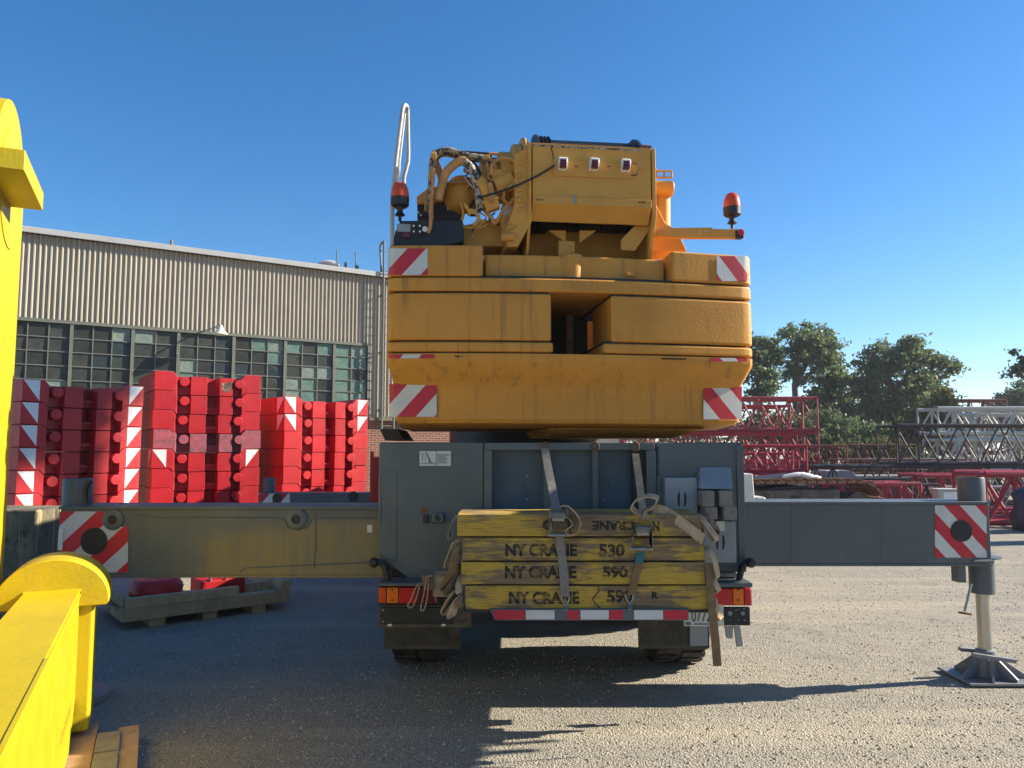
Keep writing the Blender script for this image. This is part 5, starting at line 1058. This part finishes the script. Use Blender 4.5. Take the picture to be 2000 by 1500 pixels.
# ================================================================== TREES
def leaves(blobs, n, size, rng):
    # twigs: small flattened clumps of leaves set through each blob, with open air between them
    w_ = np.array([(b[3] * b[5]) for b in blobs]); w_ = w_ / w_.sum(); K = max(24, n // 62); ci = rng.choice(len(blobs), K, p=w_); B = np.array(blobs, float)[ci]
    d = rng.normal(size=(K, 3)); d /= np.linalg.norm(d, axis=1)[:, None]; cen = B[:, :3] + d * B[:, 3:6] * (.25 + .88 * rng.random(K)[:, None] ** .6)
    rad = (size * 2.6) * (.55 + .9 * rng.random(K)); k = rng.choice(K, n, p=rad ** 2 / (rad ** 2).sum())
    p = cen[k] + rng.normal(size=(n, 3)) * rad[k][:, None] * np.array([.62, .62, .36])
    a = rng.normal(size=(n, 3)); a /= np.linalg.norm(a, axis=1)[:, None]; b = np.cross(a, rng.normal(size=(n, 3))); b /= np.linalg.norm(b, axis=1)[:, None]
    s = size * (.6 + .8 * rng.random(n))[:, None]
    v = np.stack([p - a * s, p + b * s * .45, p + a * s, p - b * s * .45], 1).reshape(-1, 3)
    return v
def tree(name, label, px, Y, blobs, n, size, mat, trunk=True, tw=.16, group='trees behind the lattice booms', cat='tree'):
    """blobs in picture units: (x, y, rx, ry) at distance Y"""
    k = Y / FPX; base_ = P(px, 877, Y); t = thing(name, label, cat, (base_.x, Y, 0), group); rng = np.random.default_rng(int(px * 7 + Y))
    bl = []
    for x, y, rx, ry in blobs:
        c = P(x, y, Y); bl.append((c.x, Y + rng.normal(0, .25) * rx * k, max(c.z, ry * k * .8), rx * k, rx * k * .9, ry * k))
    v = leaves(bl, int(n * 1.5), size * .78, rng); v[:, 2] = np.maximum(v[:, 2], .03); v -= np.array([base_.x, Y, 0])
    me = bpy.data.meshes.new('crown'); me.from_pydata(v.tolist(), [], np.arange(len(v)).reshape(-1, 4).tolist()); me.materials.append(M(mat))
    o_ = bpy.data.objects.new('crown', me); COL.objects.link(o_); o_.parent = t
    if trunk:
        fork = V((base_.x, Y, max(b[2] - b[5] for b in bl[:1]) * .9 if bl else 2)); fork.z = max(fork.z, 1.2)
        mb = MB(); mb.tube(spline([(base_.x, Y, 0), (base_.x + .05, Y, fork.z * .5), fork]), [tw * 1.25 - i * tw * .35 / 12 for i in range(13)], 9)
        for b in bl:
            c = V(b[:3]); m_ = (fork + c) / 2 + V((0, 0, -.15)); mb.tube(spline([fork - V((0, 0, .3)), m_, c, c + V((0, 0, b[5] * .6))], 4), [tw * .62 * (1 - i / 14) + .012 for i in range(13)], 7)
            for q in range(5):
                dr_ = V(rng.normal(size=3)); dr_.z = abs(dr_.z); dr_.normalize(); e_ = c + V((dr_.x * b[3], dr_.y * b[4], dr_.z * b[5])) * .85
                mb.tube([m_.lerp(c, .6), (m_.lerp(c, .6) + e_) / 2 + V((0, 0, .1)), e_], [tw * .25, tw * .15, .012], 5)
        obj('trunk', mb, 'bark', t)
    return t
tree('locust_tree', 'tall slender tree with an open fan shaped crown above the red booms', 1556, 48, [(1575, 690, 48, 38), (1545, 665, 28, 26), (1600, 665, 32, 30), (1568, 648, 42, 18), (1550, 725, 20, 18), (1610, 700, 24, 22)], 4200, .17, 'leaf_green', tw=.2)
tree('maple_tree', 'dark leafy tree half hidden behind the counterweight edge', 1486, 46, [(1490, 700, 30, 40), (1478, 745, 34, 40), (1512, 685, 16, 22), (1495, 662, 20, 12), (1500, 745, 20, 22), (1470, 690, 25, 30)], 4200, .18, 'leaf_dark', tw=.2)
tree('ash_tree', 'dense tree between the slender tree and the broad tree', 1625, 50, [(1620, 730, 34, 30), (1635, 700, 18, 22), (1600, 760, 32, 28), (1650, 750, 22, 40), (1610, 800, 45, 40), (1640, 830, 45, 40), (1560, 800, 34, 28)], 6500, .18, 'leaf_green')
tree('broad_tree', 'broad bushy tree with several rounded tops, largest of the trees', 1765, 47, [(1730, 720, 52, 42), (1705, 705, 28, 22), (1790, 700, 36, 36), (1783, 680, 22, 20), (1842, 716, 22, 18), (1835, 700, 12, 14), (1690, 755, 30, 38), (1815, 745, 38, 30), (1750, 770, 72, 44), (1760, 815, 80, 42), (1700, 810, 46, 52), (1830, 790, 28, 34), (1720, 850, 60, 34)], 15000, .17, 'leaf_green', tw=.3)
tree('roadside_tree', 'tree with leafy branches reaching in beside the white booms', 2080, 38, [(2040, 700, 60, 50), (1992, 712, 16, 12), (1982, 725, 10, 8), (1996, 700, 10, 7), (2100, 680, 70, 60)], 4200, .16, 'leaf_dark', tw=.25)
tree('far_tree', 'round dark tree far behind the white lattice booms', 1985, 62, [(1980, 790, 34, 26), (1955, 800, 22, 22), (2005, 775, 34, 28), (1990, 830, 60, 30)], 5200, .2, 'leaf_dark', tw=.3)
tree('shrub', 'yellow green sumac shrub growing behind the black boom', 1790, 36, [(1800, 810, 22, 24), (1812, 835, 30, 30), (1780, 850, 30, 24), (1850, 800, 26, 26), (1835, 775, 16, 20)], 2600, .15, 'leaf_weed', False, cat='shrub', group='shrubs at the yard edge')
tree('shrub', 'dark green shrub mass at the foot of the broad tree', 1690, 43, [(1660, 855, 50, 38), (1720, 865, 50, 32), (1600, 850, 50, 40), (1550, 850, 50, 40), (1500, 840, 50, 45), (1780, 870, 60, 28)], 7000, .18, 'leaf_dark', False, cat='shrub', group='shrubs at the yard edge')
tree('weed_clump', 'yellow weeds growing beyond the maroon boom', 1660, 34, [(1640, 885, 22, 18), (1665, 890, 20, 16), (1600, 905, 22, 14)], 1500, .10, 'leaf_weed', False, cat='weeds', group='weeds at the yard edge')
tree('weed_clump', 'yellow weeds growing around the short rusty boom', 1735, 34.5, [(1715, 878, 26, 20), (1745, 872, 22, 22), (1690, 890, 20, 16)], 1700, .10, 'leaf_weed', False, cat='weeds', group='weeds at the yard edge')
tree('hedge', 'far green hedge closing the yard behind the trees', 1700, 78, [(1250 + i * 62, 858 - (i % 3) * 8, 52, 34) for i in range(18)], 12000, .34, 'leaf_dark', False, cat='hedge', group=None)

PX_ = 1000 + 1500 * 23.4 / 17.9  # unseen poplar, added and placed so its crown shades the first red stack
tree('poplar_tree', 'tall narrow poplar standing at the far right edge of the yard', PX_, 17.9, [(PX_ + dx, 877 - (zz - 1.85) / 17.9 * 1500, rx_, ry_) for dx, zz, rx_, ry_ in ((0, 20.0, 120, 120), (-60, 20.6, 110, 110), (0, 22.2, 130, 140), (70, 19.2, 60, 60), (-30, 18.6, 40, 40), (10, 24.0, 90, 130))], 8000, .26, 'leaf_green', tw=.3, group=None)
# ================================================================== out-of-view boom on trestles, added to cast the long shade over the gravel
bx = thing('added_shade_boom', 'yellow box boom section on steel trestles beside the crane', 'boom section', (4.5, 2, 0))
mb = MB(); mb.loft([[(4.22 + u, y, z) for u, z in ((0, 2.62), (.46, 2.62), (.5, 2.7), (.5, 3.6), (.46, 3.7), (0, 3.7), (-.03, 3.6), (-.03, 2.7))] for y in (-6, 6.08)]); obj('boom_tube', mb, 'machine_yellow', bx, .01)
for i, y in enumerate((5.98, 5.86, 5.72, 5.6, 5.5, 5.42, 5.3, 5.22)): obj('bracket_lug', MB().box((4.5, y, 2.62 - (.08, .3, .22, .06, .12, .25, .1, .4)[i]), (4.62, y + (.02, .03, .05, .02, .03, .02, .03, .02)[i], 2.64)), 'machine_yellow', bx, .004)  # lugs invented to give the cast shade its spiky edge
obj('end_collar', MB().loft([[(4.22 + u * 1.0, y, z) for u, z in ((-.045, 2.66), (.0, 2.6), (.46, 2.6), (.515, 2.68), (.515, 3.62), (.46, 3.72), (0, 3.72), (-.045, 3.62))] for y in (5.7, 5.86)]), 'machine_yellow', bx, .006)
mb = MB(); mb.loft([[(4.22 + u, y, z) for u, z in ((.05, 2.72), (.41, 2.72), (.44, 2.8), (.44, 3.5), (.41, 3.58), (.05, 3.58), (.02, 3.5), (.02, 2.8))] for y in (5.9, 6.2)]); obj('inner_section', mb, 'light_grey', bx, .006)
obj('pin_boss', MB().cyl((4.17, 5.5, 3.1), (4.19, 5.5, 3.1), .12, n=24), 'machine_yellow', bx)
for y in (-4.5, 3.0):
    mb = MB()
    for s in (-1, 1): mb.prism([(4.45 + s * .7, y, 0), (4.45 + s * .55, y, 0), (4.45 + s * .22, y, 2.52), (4.45 + s * .34, y, 2.52)], (0, .15, 0))
    mb.box((4.0, y, 2.52), (4.9, y + .15, 2.62)); obj('trestle', mb, 'lattice_black', bx, .005)

def haze():
    m = bpy.data.materials.new('haze'); m.use_nodes = True; n, l = m.node_tree.nodes, m.node_tree.links; n.remove(n['Principled BSDF'])
    v = n.new('ShaderNodeVolumePrincipled'); v.inputs['Color'].default_value = (.86, .92, 1, 1); v.inputs['Density'].default_value = .0006; v.inputs['Anisotropy'].default_value = .3
    l.new(v.outputs[0], n['Material Output'].inputs['Volume']); MATS['haze'] = m
    mb = MB(); mb.box((-620, -220, -1), (620, 1220, 30)); o = obj('haze', mb, 'haze', smooth=0); tag(o, 'thin bright haze in the air over the yard', 'haze', kind='stuff')
haze()
